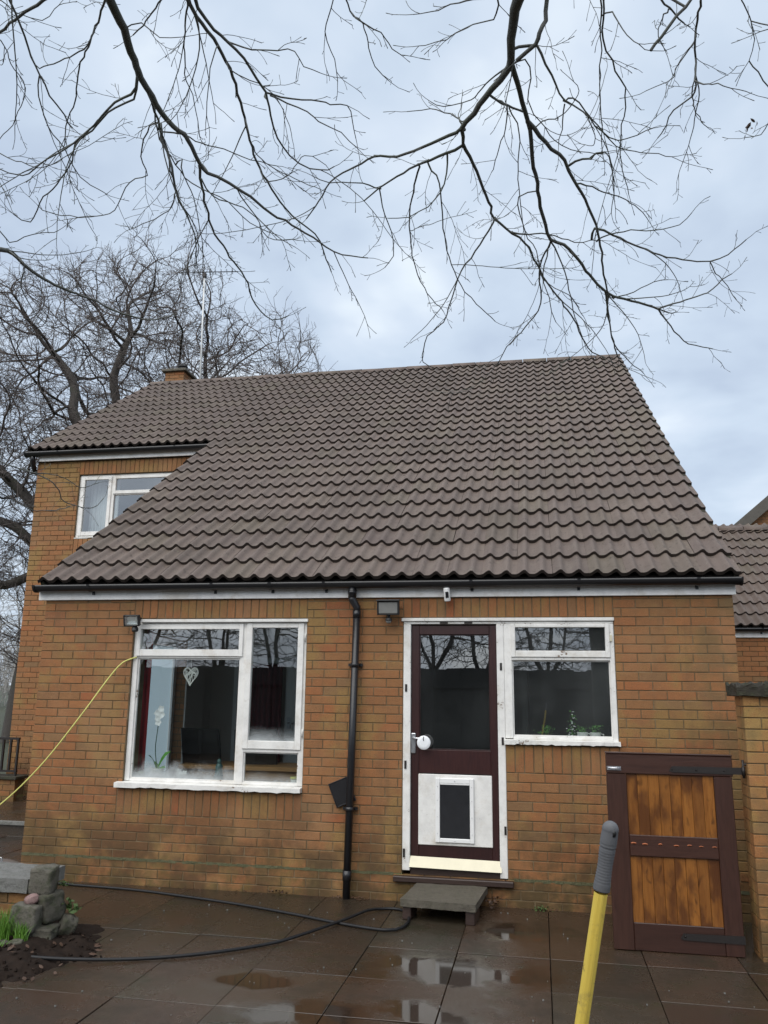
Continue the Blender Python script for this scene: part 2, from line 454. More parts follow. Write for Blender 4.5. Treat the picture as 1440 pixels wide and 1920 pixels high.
# ---------------------------------------------------------------- mesh building
class MB:
    def __init__(s): s.v = []; s.f = []; s.r = []; s.e = []; s.sm = []
    def add(s, verts, faces, rnd=None, edge=None, smooth=False):
        o = len(s.v); s.v.extend([tuple(map(float, q)) for q in verts])
        r = random.random() if rnd is None else rnd
        for i, f in enumerate(faces):
            s.f.append(tuple(o + j for j in f)); s.r.append(r); s.e.append(0.0 if edge is None else edge[i]); s.sm.append(smooth)
        return s
    def box(s, x0, x1, y0, y1, z0, z1, rnd=None, mat=None):
        vs = [(x, y, z) for z in (z0, z1) for y in (y0, y1) for x in (x0, x1)]
        if mat is not None: vs = [tuple(mat @ Vector(q)) for q in vs]
        return s.add(vs, [(0, 2, 3, 1), (4, 5, 7, 6), (0, 1, 5, 4), (2, 6, 7, 3), (0, 4, 6, 2), (1, 3, 7, 5)], rnd)
    def brick(s, x0, x1, z0, z1, y=0.0, d=.06, ch=.003, rnd=None):
        vs = [(x0, y + d, z0), (x1, y + d, z0), (x1, y + d, z1), (x0, y + d, z1),
              (x0, y + ch, z0), (x1, y + ch, z0), (x1, y + ch, z1), (x0, y + ch, z1),
              (x0 + ch, y, z0 + ch), (x1 - ch, y, z0 + ch), (x1 - ch, y, z1 - ch), (x0 + ch, y, z1 - ch)]
        return s.add(vs, [(8, 9, 10, 11), (4, 5, 9, 8), (5, 6, 10, 9), (6, 7, 11, 10), (7, 4, 8, 11),
                          (0, 1, 5, 4), (1, 2, 6, 5), (2, 3, 7, 6), (3, 0, 4, 7)], rnd)
    def tube(s, pts, r, n=8, cap=True, rnd=0.0, squash=None):
        pts = [Vector(p) for p in pts]
        rs = r if isinstance(r, (list, tuple)) else [r] * len(pts)
        vs = []; up = Vector((0, 0, 1)); prev = None
        for i, p in enumerate(pts):
            t = (pts[min(i + 1, len(pts) - 1)] - pts[max(i - 1, 0)]).normalized()
            if prev is None:
                a = t.cross(up)
                if a.length < .15: a = t.cross(Vector((1, 0, 0)))
            else:
                a = prev - t * prev.dot(t)
            a.normalize(); prev = a; b = t.cross(a)
            for j in range(n):
                an = 2 * math.pi * j / n
                vs.append(p + (a * math.cos(an) + b * math.sin(an)) * rs[i])
        fs = []
        for i in range(len(pts) - 1):
            for j in range(n):
                fs.append((i * n + j, i * n + (j + 1) % n, (i + 1) * n + (j + 1) % n, (i + 1) * n + j))
        s.add(vs, fs, rnd, smooth=True)
        if cap:
            o = len(s.v) - len(vs)
            s.f.append(tuple(o + j for j in reversed(range(n)))); s.r.append(rnd); s.e.append(0.); s.sm.append(False)
            o2 = o + (len(pts) - 1) * n
            s.f.append(tuple(o2 + j for j in range(n))); s.r.append(rnd); s.e.append(0.); s.sm.append(False)
        return s
    def lathe(s, prof, c=(0, 0, 0), n=16, axis='Z', smooth=True):
        vs = []
        for r, h in prof:
            for j in range(n):
                a = 2 * math.pi * j / n
                q = (r * math.cos(a), r * math.sin(a), h)
                if axis == 'Y': q = (q[0], q[2], q[1])
                if axis == 'X': q = (q[2], q[0], q[1])
                vs.append((c[0] + q[0], c[1] + q[1], c[2] + q[2]))
        fs = [(i * n + j, i * n + (j + 1) % n, (i + 1) * n + (j + 1) % n, (i + 1) * n + j) for i in range(len(prof) - 1) for j in range(n)]
        fs.append(tuple(reversed(range(n)))); fs.append(tuple((len(prof) - 1) * n + j for j in range(n)))
        return s.add(vs, fs, 0.0, smooth=smooth)
    def frame(s, x0, x1, z0, z1, wl, wr, wb, wt, y0, y1):
        """rectangular frame of four butted members"""
        s.box(x0, x0 + wl, y0, y1, z0, z1); s.box(x1 - wr, x1, y0, y1, z0, z1)
        s.box(x0 + wl, x1 - wr, y0 + .0015, y1, z1 - wt, z1 - .001); s.box(x0 + wl, x1 - wr, y0 + .0015, y1, z0 + .001, z0 + wb)
        return s
    def mesh(s, name, mat):
        me = bpy.data.meshes.new(name)
        me.from_pydata(s.v, [], s.f)
        a = me.attributes.new('rnd', 'FLOAT', 'FACE'); a.data.foreach_set('value', s.r)
        if any(s.e):
            a = me.attributes.new('edge', 'FLOAT', 'FACE'); a.data.foreach_set('value', s.e)
        me.polygons.foreach_set('use_smooth', s.sm)
        me.materials.append(mat); me.update()
        return me

WM = {}
def thing(name, label, cat, loc=(0, 0, 0), rot=None, group=None, kind=None):
    o = bpy.data.objects.new(name, None); COL.objects.link(o)
    o.empty_display_size = .1
    o.location = loc
    mw = Matrix.Translation(loc)
    if rot is not None:
        o.rotation_euler = rot
        from mathutils import Euler
        mw = mw @ Euler(rot).to_matrix().to_4x4()
    WM[o.name] = mw
    return tag(o, label, cat, group, kind)

def tag(o, label=None, cat=None, group=None, kind=None):
    if label: o['label'] = label
    if cat: o['category'] = cat
    if group: o['group'] = group
    if kind: o['kind'] = kind
    return o

def put(name, geo, mat=None, parent=None, local=False, bevel=0, kind=None, seg=1):
    me = geo.mesh(name, mat) if isinstance(geo, MB) else geo
    o = bpy.data.objects.new(name, me); COL.objects.link(o)
    if parent is not None:
        o.parent = parent
        pw = WM[parent.name]
        if local: WM[o.name] = pw.copy()
        else:
            o.matrix_parent_inverse = pw.inverted(); WM[o.name] = Matrix.Identity(4)
    else:
        WM[o.name] = Matrix.Identity(4)
    if bevel:
        b = o.modifiers.new('bevel', 'BEVEL'); b.width = bevel; b.segments = seg; b.limit_method = 'ANGLE'
    if kind: o['kind'] = kind
    return o

def bx(name, mat, parent, x0, x1, y0, y1, z0, z1, bevel=.003, local=False):
    return put(name, MB().box(x0, x1, y0, y1, z0, z1), mat, parent, local, bevel)

def fast_mesh(name, V, F, mat, smooth=True):
    """V (n,3), F (m,4) numpy arrays of quads"""
    me = bpy.data.meshes.new(name)
    me.vertices.add(len(V)); me.vertices.foreach_set('co', np.asarray(V, np.float32).ravel())
    m = len(F); me.loops.add(m * 4); me.loops.foreach_set('vertex_index', np.asarray(F, np.int32).ravel())
    me.polygons.add(m); me.polygons.foreach_set('loop_start', np.arange(0, m * 4, 4, dtype=np.int32))
    me.polygons.foreach_set('use_smooth', np.full(m, smooth))
    me.materials.append(mat); me.update(calc_edges=True); me.validate()
    return me

class Tubes:
    """many thin tapered tubes gathered into one mesh"""
    def __init__(s): s.V = []; s.F = []; s.o = 0
    def add(s, P, R, n=4):
        P = np.asarray(P, float); R = np.asarray(R, float)
        k = len(P)
        T = np.empty_like(P); T[1:-1] = P[2:] - P[:-2]; T[0] = P[1] - P[0]; T[-1] = P[-1] - P[-2]
        T /= np.linalg.norm(T, axis=1)[:, None] + 1e-9
        mt = P[-1] - P[0]
        ref = np.array([.31, .17, .93]) if abs(mt[2]) < .8 * np.linalg.norm(mt) else np.array([.93, .31, .17])
        A = np.cross(T, ref); A /= np.linalg.norm(A, axis=1)[:, None] + 1e-9
        B = np.cross(T, A)
        an = np.arange(n) * 2 * math.pi / n
        V = P[:, None, :] + (A[:, None, :] * np.cos(an)[None, :, None] + B[:, None, :] * np.sin(an)[None, :, None]) * R[:, None, None]
        i = np.arange(k - 1)[:, None]; j = np.arange(n)[None, :]; j2 = (j + 1) % n
        F = np.stack([i * n + j + 0 * i, i * n + j2, (i + 1) * n + j2, (i + 1) * n + j], -1).reshape(-1, 4) + s.o
        s.V.append(V.reshape(-1, 3)); s.F.append(F); s.o += k * n
    def mesh(s, name, mat): return fast_mesh(name, np.concatenate(s.V), np.concatenate(s.F), mat)

G = -.2            # level of the paving
XL, XR = -4.63, 1.58
BM = (XR - XL) / 28.0   # brick module
C = .075

# ================================================================ ground
gm = MB().add([(-400, -400, G - .035), (400, -400, G - .035), (400, 400, G - .035), (-400, 400, G - .035)], [(0, 1, 2, 3)])
tag(put('ground', gm, M['lawn']), kind='structure')
bed = MB().add([(-9, -16, G - .022), (7, -16, G - .022), (7, 4.2, G - .022), (-9, 4.2, G - .022)], [(0, 1, 2, 3)])
patio = tag(put('patio', bed, M['soil']), kind='structure')
PX0, PY0, PS = .022, -1.245, .6
nslab = 0
rest = MB()
for iy in range(-12, 6):
    for ix in range(-13, 7):
        x0, y0 = PX0 + ix * PS, PY0 + iy * PS
        if y0 > -.15 and x0 > XL - .1: continue
        if iy == 1 and x0 > XL - .1: continue
        if y0 + PS > 0 and x0 + PS > XL:
            pass
        y1 = -.03 if iy == 0 and x0 > XL - .1 else y0 + PS
        if y1 - y0 < .05: continue
        j = random.uniform(-.0035, .0035); t = [random.uniform(-.002, .002) for _ in range(4)]
        a, b, c, d = x0 + .0025, x0 + PS - .0025, y0 + .0025, y1 - .0025
        ch = .002
        zt = G + j
        vs = [(a, c, G - .03), (b, c, G - .03), (b, d, G - .03), (a, d, G - .03),
              (a, c, zt - ch + t[0]), (b, c, zt - ch + t[1]), (b, d, zt - ch + t[2]), (a, d, zt - ch + t[3]),
              (a + ch, c + ch, zt + t[0]), (b - ch, c + ch, zt + t[1]), (b - ch, d - ch, zt + t[2]), (a + ch, d - ch, zt + t[3])]
        fs = [(8, 9, 10, 11), (4, 5, 9, 8), (5, 6, 10, 9), (6, 7, 11, 10), (7, 4, 8, 11), (0, 1, 5, 4), (1, 2, 6, 5), (2, 3, 7, 6), (3, 0, 4, 7)]
        if y0 > -5.2 and x0 > -5.4 and x0 < 3.2 and y0 < 3:
            put('paving_slab', MB().add(vs, fs), M['slab'], patio); nslab += 1
        else:
            rest.add(vs, fs)
tag(put('paving', rest, M['slab'], patio), kind='stuff')

# raised terrace beside the house
ter = tag(put('terrace', MB().box(-9.5, XL - .02, 1.9, 3.85, G - .02, -.06), M['slab']), kind='structure')
bx('step_edge', M['coping'], ter, -9.5, XL - .025, 1.86, 1.898, -.10, -.056, .004)

# ================================================================ the house
house = thing('brick_house', 'orange brick house with long brown pantile catslide roof and brown back door', 'house', ((XL + XR) / 2, 0, G))

def side_brick():
    m, k = new_mat('side_brickwork')
    s = k.n('ShaderNodeSeparateXYZ'); k.l(k.pos, s.inputs[0])
    cmb = k.n('ShaderNodeCombineXYZ'); k.l(k.math('ADD', s.outputs[1], s.outputs[0]), cmb.inputs[0]); k.l(s.outputs[2], cmb.inputs[1])
    bt = k.n('ShaderNodeTexBrick'); k.l(cmb.outputs[0], bt.inputs['Vector'])
    bt.inputs['Scale'].default_value = 1; bt.inputs['Brick Width'].default_value = .225; bt.inputs['Row Height'].default_value = .075
    bt.inputs['Mortar Size'].default_value = .005
    bt.inputs['Color1'].default_value = (.36, .15, .06, 1); bt.inputs['Color2'].default_value = (.24, .125, .055, 1); bt.inputs['Mortar'].default_value = (.13, .10, .06, 1)
    setc(k, k.mix(k.smooth(k.noise(k.pos, 30, 4, .7), .5, .8), bt.outputs[0], (.14, .08, .04)))
    k.b.inputs['Roughness'].default_value = .85
    bump(k, k.math('SUBTRACT', 1.0, bt.outputs['Fac']), .5, .01)
    return m
M['side'] = side_brick()

W1 = (-3.70, -2.03, .60, 2.10); DR = (-1.155, -.288, -.03, 2.10); W2 = (-.288, .625, 1.05, 2.10)
FH = [W1, (-3.745, -2.03, .375, .60), (-3.70, -2.03, 2.10, 2.5), DR, W2, (-.288, .625, .825, 1.05), (-1.155, .625, 2.10, 2.5)]
FB = 2.276
def rows(x0, x1, k0, k1, holes, ztop, mod):
    out = []
    for k in range(k0, k1):
        za, zb = k * C + .0036, min((k + 1) * C - .0036, ztop)
        if zb - za < .012: continue
        zm = k * C + C / 2
        spans = [(x0, x1)]
        for (a, b, c, d) in holes:
            if c < zm < d:
                new = []
                for (s, e) in spans:
                    if b <= s or a >= e: new.append((s, e)); continue
                    if a > s: new.append((s, a))
                    if b < e: new.append((b, e))
                spans = new
        off = 0 if k % 2 == 0 else -mod / 2
        for (s, e) in spans:
            i0 = int(math.floor((s - x0 - off) / mod)) - 1
            cuts = [s]
            i = i0
            while True:
                q = x0 + off + i * mod
                if q >= e - .035: break
                if q > s + .035: cuts.append(q + (random.uniform(-.006, .006)))
                i += 1
            cuts.append(e)
            for a, b in zip(cuts[:-1], cuts[1:]):
                out.append((a + (.0036 if a > x0 + .001 else 0), b - (.0036 if b < x1 - .001 else 0), za, zb))
    return out
def soldiers(x0, x1, z0, z1):
    n = max(1, round((x1 - x0) / .075)); w_ = (x1 - x0) / n
    return [(x0 + i * w_ + .004, x0 + (i + 1) * w_ - .004, z0 + .004, z1 - .004) for i in range(n)]

facade = rows(XL, XR, -4, 31, FH, FB, BM)
facade += soldiers(-3.745, -2.03, .375, .598) + soldiers(-3.70, -2.03, 2.10, FB) + soldiers(-.288, .625, .825, 1.048) + soldiers(-1.155, .625, 2.10, FB)
CAM = Vector((0, -7.084, 1.506))
def near(b):
    x, z = (b[0] + b[1]) / 2, (b[2] + b[3]) / 2
    return -((b[1] - b[0]) * (b[3] - b[2])) / ((Vector((x, 0, z)) - CAM).length ** 2)
def inview(b): return b[3] > G - .01
facade.sort(key=near)
singles, others = [], []
for b in facade:
    (singles if len(singles) < 298 and inview(b) and not (b[0] > .5 and b[3] < .9) else others).append(b)
cache = {}
for (a, b, c, d) in singles:
    wq, hq = round(b - a, 2) , round(d - c, 3)
    key = (wq, hq)
    if key not in cache: cache[key] = MB().brick(-wq / 2, wq / 2, -hq / 2, hq / 2, 0, .06, rnd=0.0).mesh('brick', M['brick'])
    o = put('brick', cache[key], parent=house)
    o.location = ((a + b) / 2, random.uniform(-.0018, .0018), (c + d) / 2)
    o.scale = ((b - a) / wq, 1, (d - c) / hq)
    o.rotation_euler = (random.uniform(-.012, .012), random.uniform(-.002, .002), random.uniform(-.006, .006))
bw = MB()
for (a, b, c, d) in others: bw.brick(a, b, c, d, random.uniform(-.002, .002))
# recessed two storey part on the left
YW = 3.86; XW = -7.52
RW = (-6.80, -4.5, 3.62, 4.61)
rec = rows(XW, -4.4, -3, 65, [RW, (-6.80, -4.4, 3.385, 3.62), (-6.80, -4.4, 4.61, 4.9)], 4.822, .2225)
rec += soldiers(-6.80, -4.4, 3.385, 3.618) + soldiers(-6.80, -4.4, 4.61, 4.822)
for (a, b, c, d) in rec: bw.brick(a, b, c, d, YW + random.uniform(-.002, .002))
tag(put('brickwork', bw, M['brick'], house), kind='stuff')

# mortar and wall cores
wl = MB()
Y0, Y1 = .0048, .27
def core(mb, x0, x1, z0, z1, holes, y0, y1):
    xs = sorted({x0, x1} | {h[0] for h in holes} | {h[1] for h in holes})
    for xa, xb in zip(xs[:-1], xs[1:]):
        xm = (xa + xb) / 2
        hz = sorted([(h[2], h[3]) for h in holes if h[0] < xm < h[1]])
        z = z0
        for a, b in hz:
            if a > z: mb.box(xa, xb, y0, y1, z, a)
            z = b
        if z < z1: mb.box(xa, xb, y0, y1, z, z1)
core(wl, XL + .004, XR - .004, -.5, 2.31, [W1, DR, W2], Y0, Y1)
put('wall', wl, M['mortar'], house)
wl2 = MB(); core(wl2, XW + .004, -4.4, -.5, 4.84, [RW], YW + .008, YW + .25)
put('wall', wl2, M['mortar'], house)
sd = MB()
# right gable wall
def prism(mb, poly, x0, x1):
    n = len(poly)
    vs = [(x0, y, z) for y, z in poly] + [(x1, y, z) for y, z in poly]
    fs = [tuple(range(n)), tuple(reversed(range(n, 2 * n)))] + [(i, i + n, (i + 1) % n + n, (i + 1) % n) for i in range(n)]
    mb.add(vs, fs)
ROOF_TH = math.radians(33.57); CT, ST = math.cos(ROOF_TH), math.sin(ROOF_TH)
GA = .3579; EY, EZ = -.1156, 2.4203
def rz(y): return EZ + (y - EY) * math.tan(ROOF_TH)
RY = EY + 25.75 * GA * CT; RZ = EZ + 25.75 * GA * ST
prism(sd, [(.2705, -.5), (15, -.5), (15, 2.3), (RY, RZ - .1), (.2705, rz(.27) - .1)], XR - .25, XR - .002)
prism(sd, [(YW + .01, -.5), (15, -.5), (15, 2.3), (RY, RZ - .1), (YW + .01, rz(YW) - .1)], XW + .002, XW + .25)
# left flank of the front room with the patio door opening
sd.box(XL + .002, XL + .25, .2705, .95, -.5, 2.3); sd.box(XL + .002, XL + .25, 2.75, YW, -.5, 2.3); sd.box(XL + .002, XL + .25, .95, 2.75, 2.06, 2.3); sd.box(XL + .002, XL + .25, .95, 2.75, -.5, -.01)
prism(sd, [(.2705, 2.3), (YW, 2.3), (YW, rz(YW) - .1), (.2705, rz(.27) - .1)], XL + .002, XL + .25)
sd.box(XW + .25, XR - .25, 14.75, 15, -.5, 2.3)
put('side_wall', sd, M['side'], house)
pd = put('patio_door', MB().frame(.95, 2.75, 0, 2.05, .07, .07, .08, .07, 0, .06).box(1.83, 1.89, .001, .058, .08, 1.98), M['upvc'])
pd.parent = house; pd.matrix_parent_inverse = WM[house.name].inverted()
pd.location = (XL + .12, 0, 0); pd.rotation_euler = (0, 0, math.radians(90)); WM[pd.name] = Matrix.Translation((XL + .12, 0, 0)) @ Matrix.Rotation(math.radians(90), 4, 'Z')
put('pane', MB().box(1.03, 1.83, .025, .03, .09, 1.975).box(1.89, 2.67, .025, .03, .09, 1.975), M['frosted'], pd, True)

# ---------------------------------------------------------------- roof
ucol = (XR + .055) - 21 * .2995           # left edge of the catslide
RX1 = XR + .055; RXL = RX1 - 21 * .2995; RXLL = RX1 - 31 * .2995
rf = MB()
def slope_slab(mb, xa, xb, n0, n1, top=-.012, th=.05):
    vs = []
    for off in (top, top - th):
        for n in (n0, n1):
            y = EY + n * GA * CT - off * ST; z = EZ + n * GA * ST + off * CT
            vs += [(xa, y, z), (xb, y, z)]
    mb.add(vs, [(0, 1, 3, 2), (4, 6, 7, 5), (0, 4, 5, 1), (2, 3, 7, 6), (0, 2, 6, 4), (1, 5, 7, 3)])
slope_slab(rf, RXL + .03, RX1 - .03, .12, 13)
slope_slab(rf, RXLL + .03, RX1 - .03, 13.12, 25.7)
# back slope
rf.add([(RXLL, RY, RZ - .02), (RX1, RY, RZ - .02), (RX1, 15.3, 2.36), (RXLL, 15.3, 2.36)], [(0, 1, 2, 3)])
roof = put('roof', rf, M['underlay'], house)
TW, TL = .2982, .43
def tile_mesh_data():
    W_ = .1495
    us = [0] + [round(W_ * (w_ + q), 5) for w_ in (0, 1) for q in (.14, .28, .40, .51, .62, .74, .87, 1.0)]
    us[-1] = TW
    def prof(u):
        q = ((u / W_) + .15) % 1.0
        s = q / .60 * .5 if q < .60 else .5 + (q - .60) / .40 * .5
        return .041 * ((1 - math.cos(2 * math.pi * s)) / 2) ** 1.8
    vs, fs, ed = [], [], []
    n = len(us)
    for v, lift in ((0, .040), (TL, .004)):
        for u in us: vs.append((u, v, prof(u) + lift))
    for i in range(n - 1): fs.append((i, i + 1, n + i + 1, n + i)); ed.append(0.)
    o = len(vs)
    for u in us: vs.append((u, .0, prof(u) + .040))
    for u in us: vs.append((u, .006, prof(u) + .006))
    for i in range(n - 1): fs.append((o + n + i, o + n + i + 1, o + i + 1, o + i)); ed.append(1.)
    o = len(vs)
    # side cheeks
    for u in (0, TW):
        vs += [(u, 0, prof(u) + .040), (u, TL, prof(u) + .004), (u, TL, prof(u) - .014), (u, .004, prof(u) + .004)]
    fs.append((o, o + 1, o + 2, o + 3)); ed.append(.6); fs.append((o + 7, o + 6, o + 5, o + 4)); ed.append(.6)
    return vs, fs, ed
TVS, TFS, TED = tile_mesh_data()
tm = MB(); tm.add(TVS, TFS, 0.0, TED); tm.sm = [e == 0 for e in TED]
tile_me = tm.mesh('tile', M['tile'])
def tile_mat(x, n, yo=EY, zo=EZ, th=ROOF_TH, jit=True):
    j = (lambda a: random.uniform(-a, a)) if jit else (lambda a: 0)
    y = yo + n * GA * math.cos(th) + j(.002); z = zo + n * GA * math.sin(th) + j(.0015)
    return (x + j(.002), y, z), (th + j(.006), j(.004), j(.004))
from mathutils import Euler
def joined_tiles(lst, name, parent, last=25, **kw):
    mb = MB()
    for x, n in lst:
        l, r = tile_mat(x, n, **kw)
        m = Matrix.Translation(l) @ Euler(r).to_matrix().to_4x4() @ Matrix.Diagonal((1, .58 if n == last else 1, 1, 1))
        mb.add([tuple(m @ Vector(q)) for q in TVS], TFS, None, TED)
        for i in range(len(TFS)): mb.sm[-len(TFS) + i] = TED[i] == 0
    return tag(put(name, mb, M['tile'], parent), kind='stuff')
tl = []
for n in range(26):
    cols = range(21) if n < 13 else range(31)
    for c in cols: tl.append((RX1 - (c + 1) * .2995, n))
cnt = 0; far = []
for x, n in tl:
    if cnt < 298:
        l, r = tile_mat(x, n)
        if random.random() < .05: r = (r[0], r[1], r[2] + random.uniform(-.014, .014)); l = (l[0], l[1] - random.uniform(0, .006), l[2])
        o = put('tile', tile_me, parent=roof); o.location = l; o.rotation_euler = r; cnt += 1
    else: far.append((x, n))
joined_tiles(far, 'tiling', roof)
# verges of bedded mortar
vg = MB()
for xa, xb, n0, n1 in ((RX1 - .05, RX1 - .012, 0.05, 25.6), (RXL + .012, RXL + .05, .05, 13.2), (RXLL + .012, RXLL + .05, 13.05, 25.6)):
    slope_slab(vg, xa, xb, n0, n1, .016, .07)
put('verge', vg, M['coping_dark'], roof)
# ridge tiles, half round
def ridge_piece(x0, x1, y, z, r=.115):
    mb = MB(); n = 10; vs = []
    for x, rr in ((x0, r), (x1 - .012, r * .985), (x1 - .012, r * .95)):
        for i in range(n + 1):
            a = math.pi * i / n
            vs.append((x, y - rr * math.cos(a) * 1.1, z + rr * math.sin(a) * .85))
    fs = [(i, (n + 1) + i, (n + 1) + i + 1, i + 1) for i in range(n)] + [((n + 1) + i, 2 * (n + 1) + i, 2 * (n + 1) + i + 1, (n + 1) + i + 1) for i in range(n)]
    fs.append(tuple(range(n + 1)))
    mb.add(vs, fs, 0.0, smooth=True); mb.sm[-1] = False
    return mb
nr = 21; rw = (RX1 - RXLL) / nr
rme = ridge_piece(-rw / 2, rw / 2, 0, 0).mesh('ridge_tile', M['tile'])
for i in range(nr):
    o = put('ridge_tile', rme, parent=roof); o.location = (RXLL + (i + .5) * rw, RY, RZ - .040 + random.uniform(-.005, .005)); o.rotation_euler = (0, random.uniform(-.006, .006), 0)

# ---------------------------------------------------------------- eaves: fascia, gutters, downpipes
fa = bx('fascia', M['fascia'], house, XL - .062, XR + .022, -.030, -.006, 2.277, 2.385, .003)
bx('fascia', M['fascia'], house, -7.47, -4.45, 3.80, 3.83, 4.830, 4.93, .003)
bx('soffit', M['underlay'], house, XW, -4.45, 3.82, 3.86, 4.826, 4.84, 0)
def gutter(x0, x1, y, z, r, parent, brackets, cap=True):
    mb = MB(); n = 12; vs = []; fs = []
    for rr in (r, r - .004):
        for x in (x0, x1):
            for i in range(n + 1):
                a = math.pi * i / n
                vs.append((x, y - rr * math.cos(a), z - rr * math.sin(a)))
    k = n + 1
    for i in range(n):
        fs.append((i, i + 1, k + i + 1, k + i)); fs.append((2 * k + i, 3 * k + i, 3 * k + i + 1, 2 * k + i + 1))
    fs.append((0, k, 3 * k, 2 * k)); fs.append((n, 2 * k + n, 3 * k + n, k + n))
    mb.add(vs, fs, 0.0, smooth=True)
    g = put('gutter', mb, M['black_plastic'], parent)
    for xe, s in ((x0, 1), (x1, -1)):
        c = MB(); rr = r + .006
        pts = [(y - rr * math.cos(math.pi * i / n), z - rr * math.sin(math.pi * i / n)) for i in range(k)]
        prism(c, pts, xe - .006, xe + .018 * s if s > 0 else xe + .006)
        put('end_cap', c, M['black_plastic'], g)
    for xb_ in brackets:
        c = MB(); rr = r + .005; vs = []
        for x in (xb_ - .014, xb_ + .014):
            for i in range(k):
                a = math.pi * i / n
                vs.append((x, y - rr * math.cos(a), z - rr * math.sin(a)))
        c.add(vs, [(i, i + 1, k + i + 1, k + i) for i in range(n)], 0.0)
        c.box(xb_ - .012, xb_ + .012, y + r - .012, y + r + .012, z - .085, z + .004)
        put('bracket', c, M['black_plastic'], g)
    return g
gutter(-4.69, 1.635, -.090, 2.408, .060, house, [-4.12, -2.9, -2.35, -1.85, -.55, .35, 1.3])
gutter(-7.66, -4.42, 3.750, 4.958, .068, house, [-7.1, -5.2])
dp = MB(); dp.tube([(-1.60, -.088, 2.37), (-1.60, -.088, 2.27)], .036, 14).tube([(-1.60, -.088, 2.29), (-1.60, -.088, 2.255), (-1.562, -.062, 2.19), (-1.562, -.062, 2.12)], .033, 14).tube([(-1.562, -.062, 2.14), (-1.607, -.062, G - .02)], .0315, 14)
dpo = put('downpipe', dp, M['black_plastic'], house)
for z in (1.69, .50):
    x = -1.562 - (2.14 - z) / 2.34 * .045
    put('pipe_clip', MB().tube([(x, -.062, z - .018), (x, -.062, z + .018)], .037, 14).box(x - .065, x + .062, -.03, -.006, z - .012, z + .012), M['black_plastic'], dpo)
put('pipe_joint', MB().tube([(-1.603, -.062, .02), (-1.604, -.062, -.06)], .037, 14), M['black_plastic'], dpo)
put('pipe_joint', MB().tube([(-1.562, -.062, 2.16), (-1.563, -.062, 2.10)], .0355, 14), M['black_plastic'], dpo)
put('pipe_joint', MB().tube([(-1.60, -.088, 2.335), (-1.60, -.088, 2.30)], .0395, 14), M['black_plastic'], dpo)
# downpipe elbow under the far end of the upper gutter
put('downpipe', MB().tube([(-7.55, 3.755, 4.94), (-7.55, 3.755, 4.84), (-7.60, 3.90, 4.72), (-7.58, 4.2, 4.62), (-7.58, 4.6, 4.5), (-7.58, 4.7, G)], .036, 12), M['black_plastic'], house)

# ---------------------------------------------------------------- chimney and its flue
ch = put('chimney', MB().box(-7.755, -7.345, 8.33, 8.79, 6.6, 8.10), M['mortar'], house)
cb = []
for k in range(90, 108):
    z0, z1 = k * C + .0045, (k + 1) * C - .0045
    cuts = [-7.765, -7.55, -7.335] if k % 2 else [-7.765, -7.66, -7.44, -7.335]
    for a, b in zip(cuts[:-1], cuts[1:]):
        if k >= 100: put('brick', MB().brick(a + .003, b - .003, z0, z1, 8.322), M['brick_plain'], ch)
sb = MB()
for k in range(96, 108):
    for a, b in (((8.325, 8.55), (8.56, 8.79)) if k % 2 else ((8.325, 8.44), (8.45, 8.67), (8.68, 8.79))):
        sb.box(-7.36, -7.337, a, b, k * C + .0045, (k + 1) * C - .0045)
tag(put('side_bricks', sb, M['brick_plain'], ch), kind='stuff')
put('chimney_cap', MB().box(-7.83, -7.27, 8.26, 8.86, 8.10, 8.16), M['concrete'], ch, bevel=.01)
put('flue', MB().lathe([(.10, 8.165), (.10, 8.24), (.085, 8.25), (.085, 8.30), (.11, 8.305), (.11, 8.325)], (-7.5, 8.6, 0), 14), M['black_matt'], ch)

# ---------------------------------------------------------------- windows and door
def pane(parent, x0, x1, z0, z1, y, mat):
    return put('pane', MB().box(x0, x1, y, y + .005, z0, z1), mat, parent)
win = put('window', MB().box(-3.70, -2.035, .028, .095, 2.052, 2.098).box(-3.70, -3.652, .028, .095, .655, 2.052).box(-2.082, -2.035, .0285, .095, .655, 2.052)
          .box(-2.655, -2.585, .029, .0945, .655, 2.052).box(-3.652, -2.655, .029, .0945, 1.742, 1.765).box(-2.585, -2.082, .029, .0945, .93, .962)
          .box(-3.652, -2.655, .030, .0945, .652, .672).box(-2.585, -2.082, .030, .0945, .652, .672), M['white'], house, bevel=.003)
put('sash', MB().frame(-3.668, -2.632, 1.758, 2.052, .034, .038, .062, .048, .012, .06), M['white'], win, bevel=.003)
put('sash', MB().frame(-2.598, -2.06, .958, 2.056, .054, .055, .07, .040, .012, .06), M['white'], win, bevel=.003)
put('glazing_bead', MB().frame(-3.652, -2.655, .672, 1.742, .012, .012, .012, .012, .045, .072).frame(-2.585, -2.082, .672, .93, .01, .01, .01, .01, .045, .072), M['white_worn'], win)
pane(win, -3.652, -2.655, .668, 1.746, .055, M['mist1'])
pane(win, -3.636, -2.668, 1.818, 2.006, .036, M['glass'])
pane(win, -2.546, -2.113, 1.026, 2.018, .036, M['mist2'])
pane(win, -2.585, -2.082, .668, .934, .056, M['mist3'])
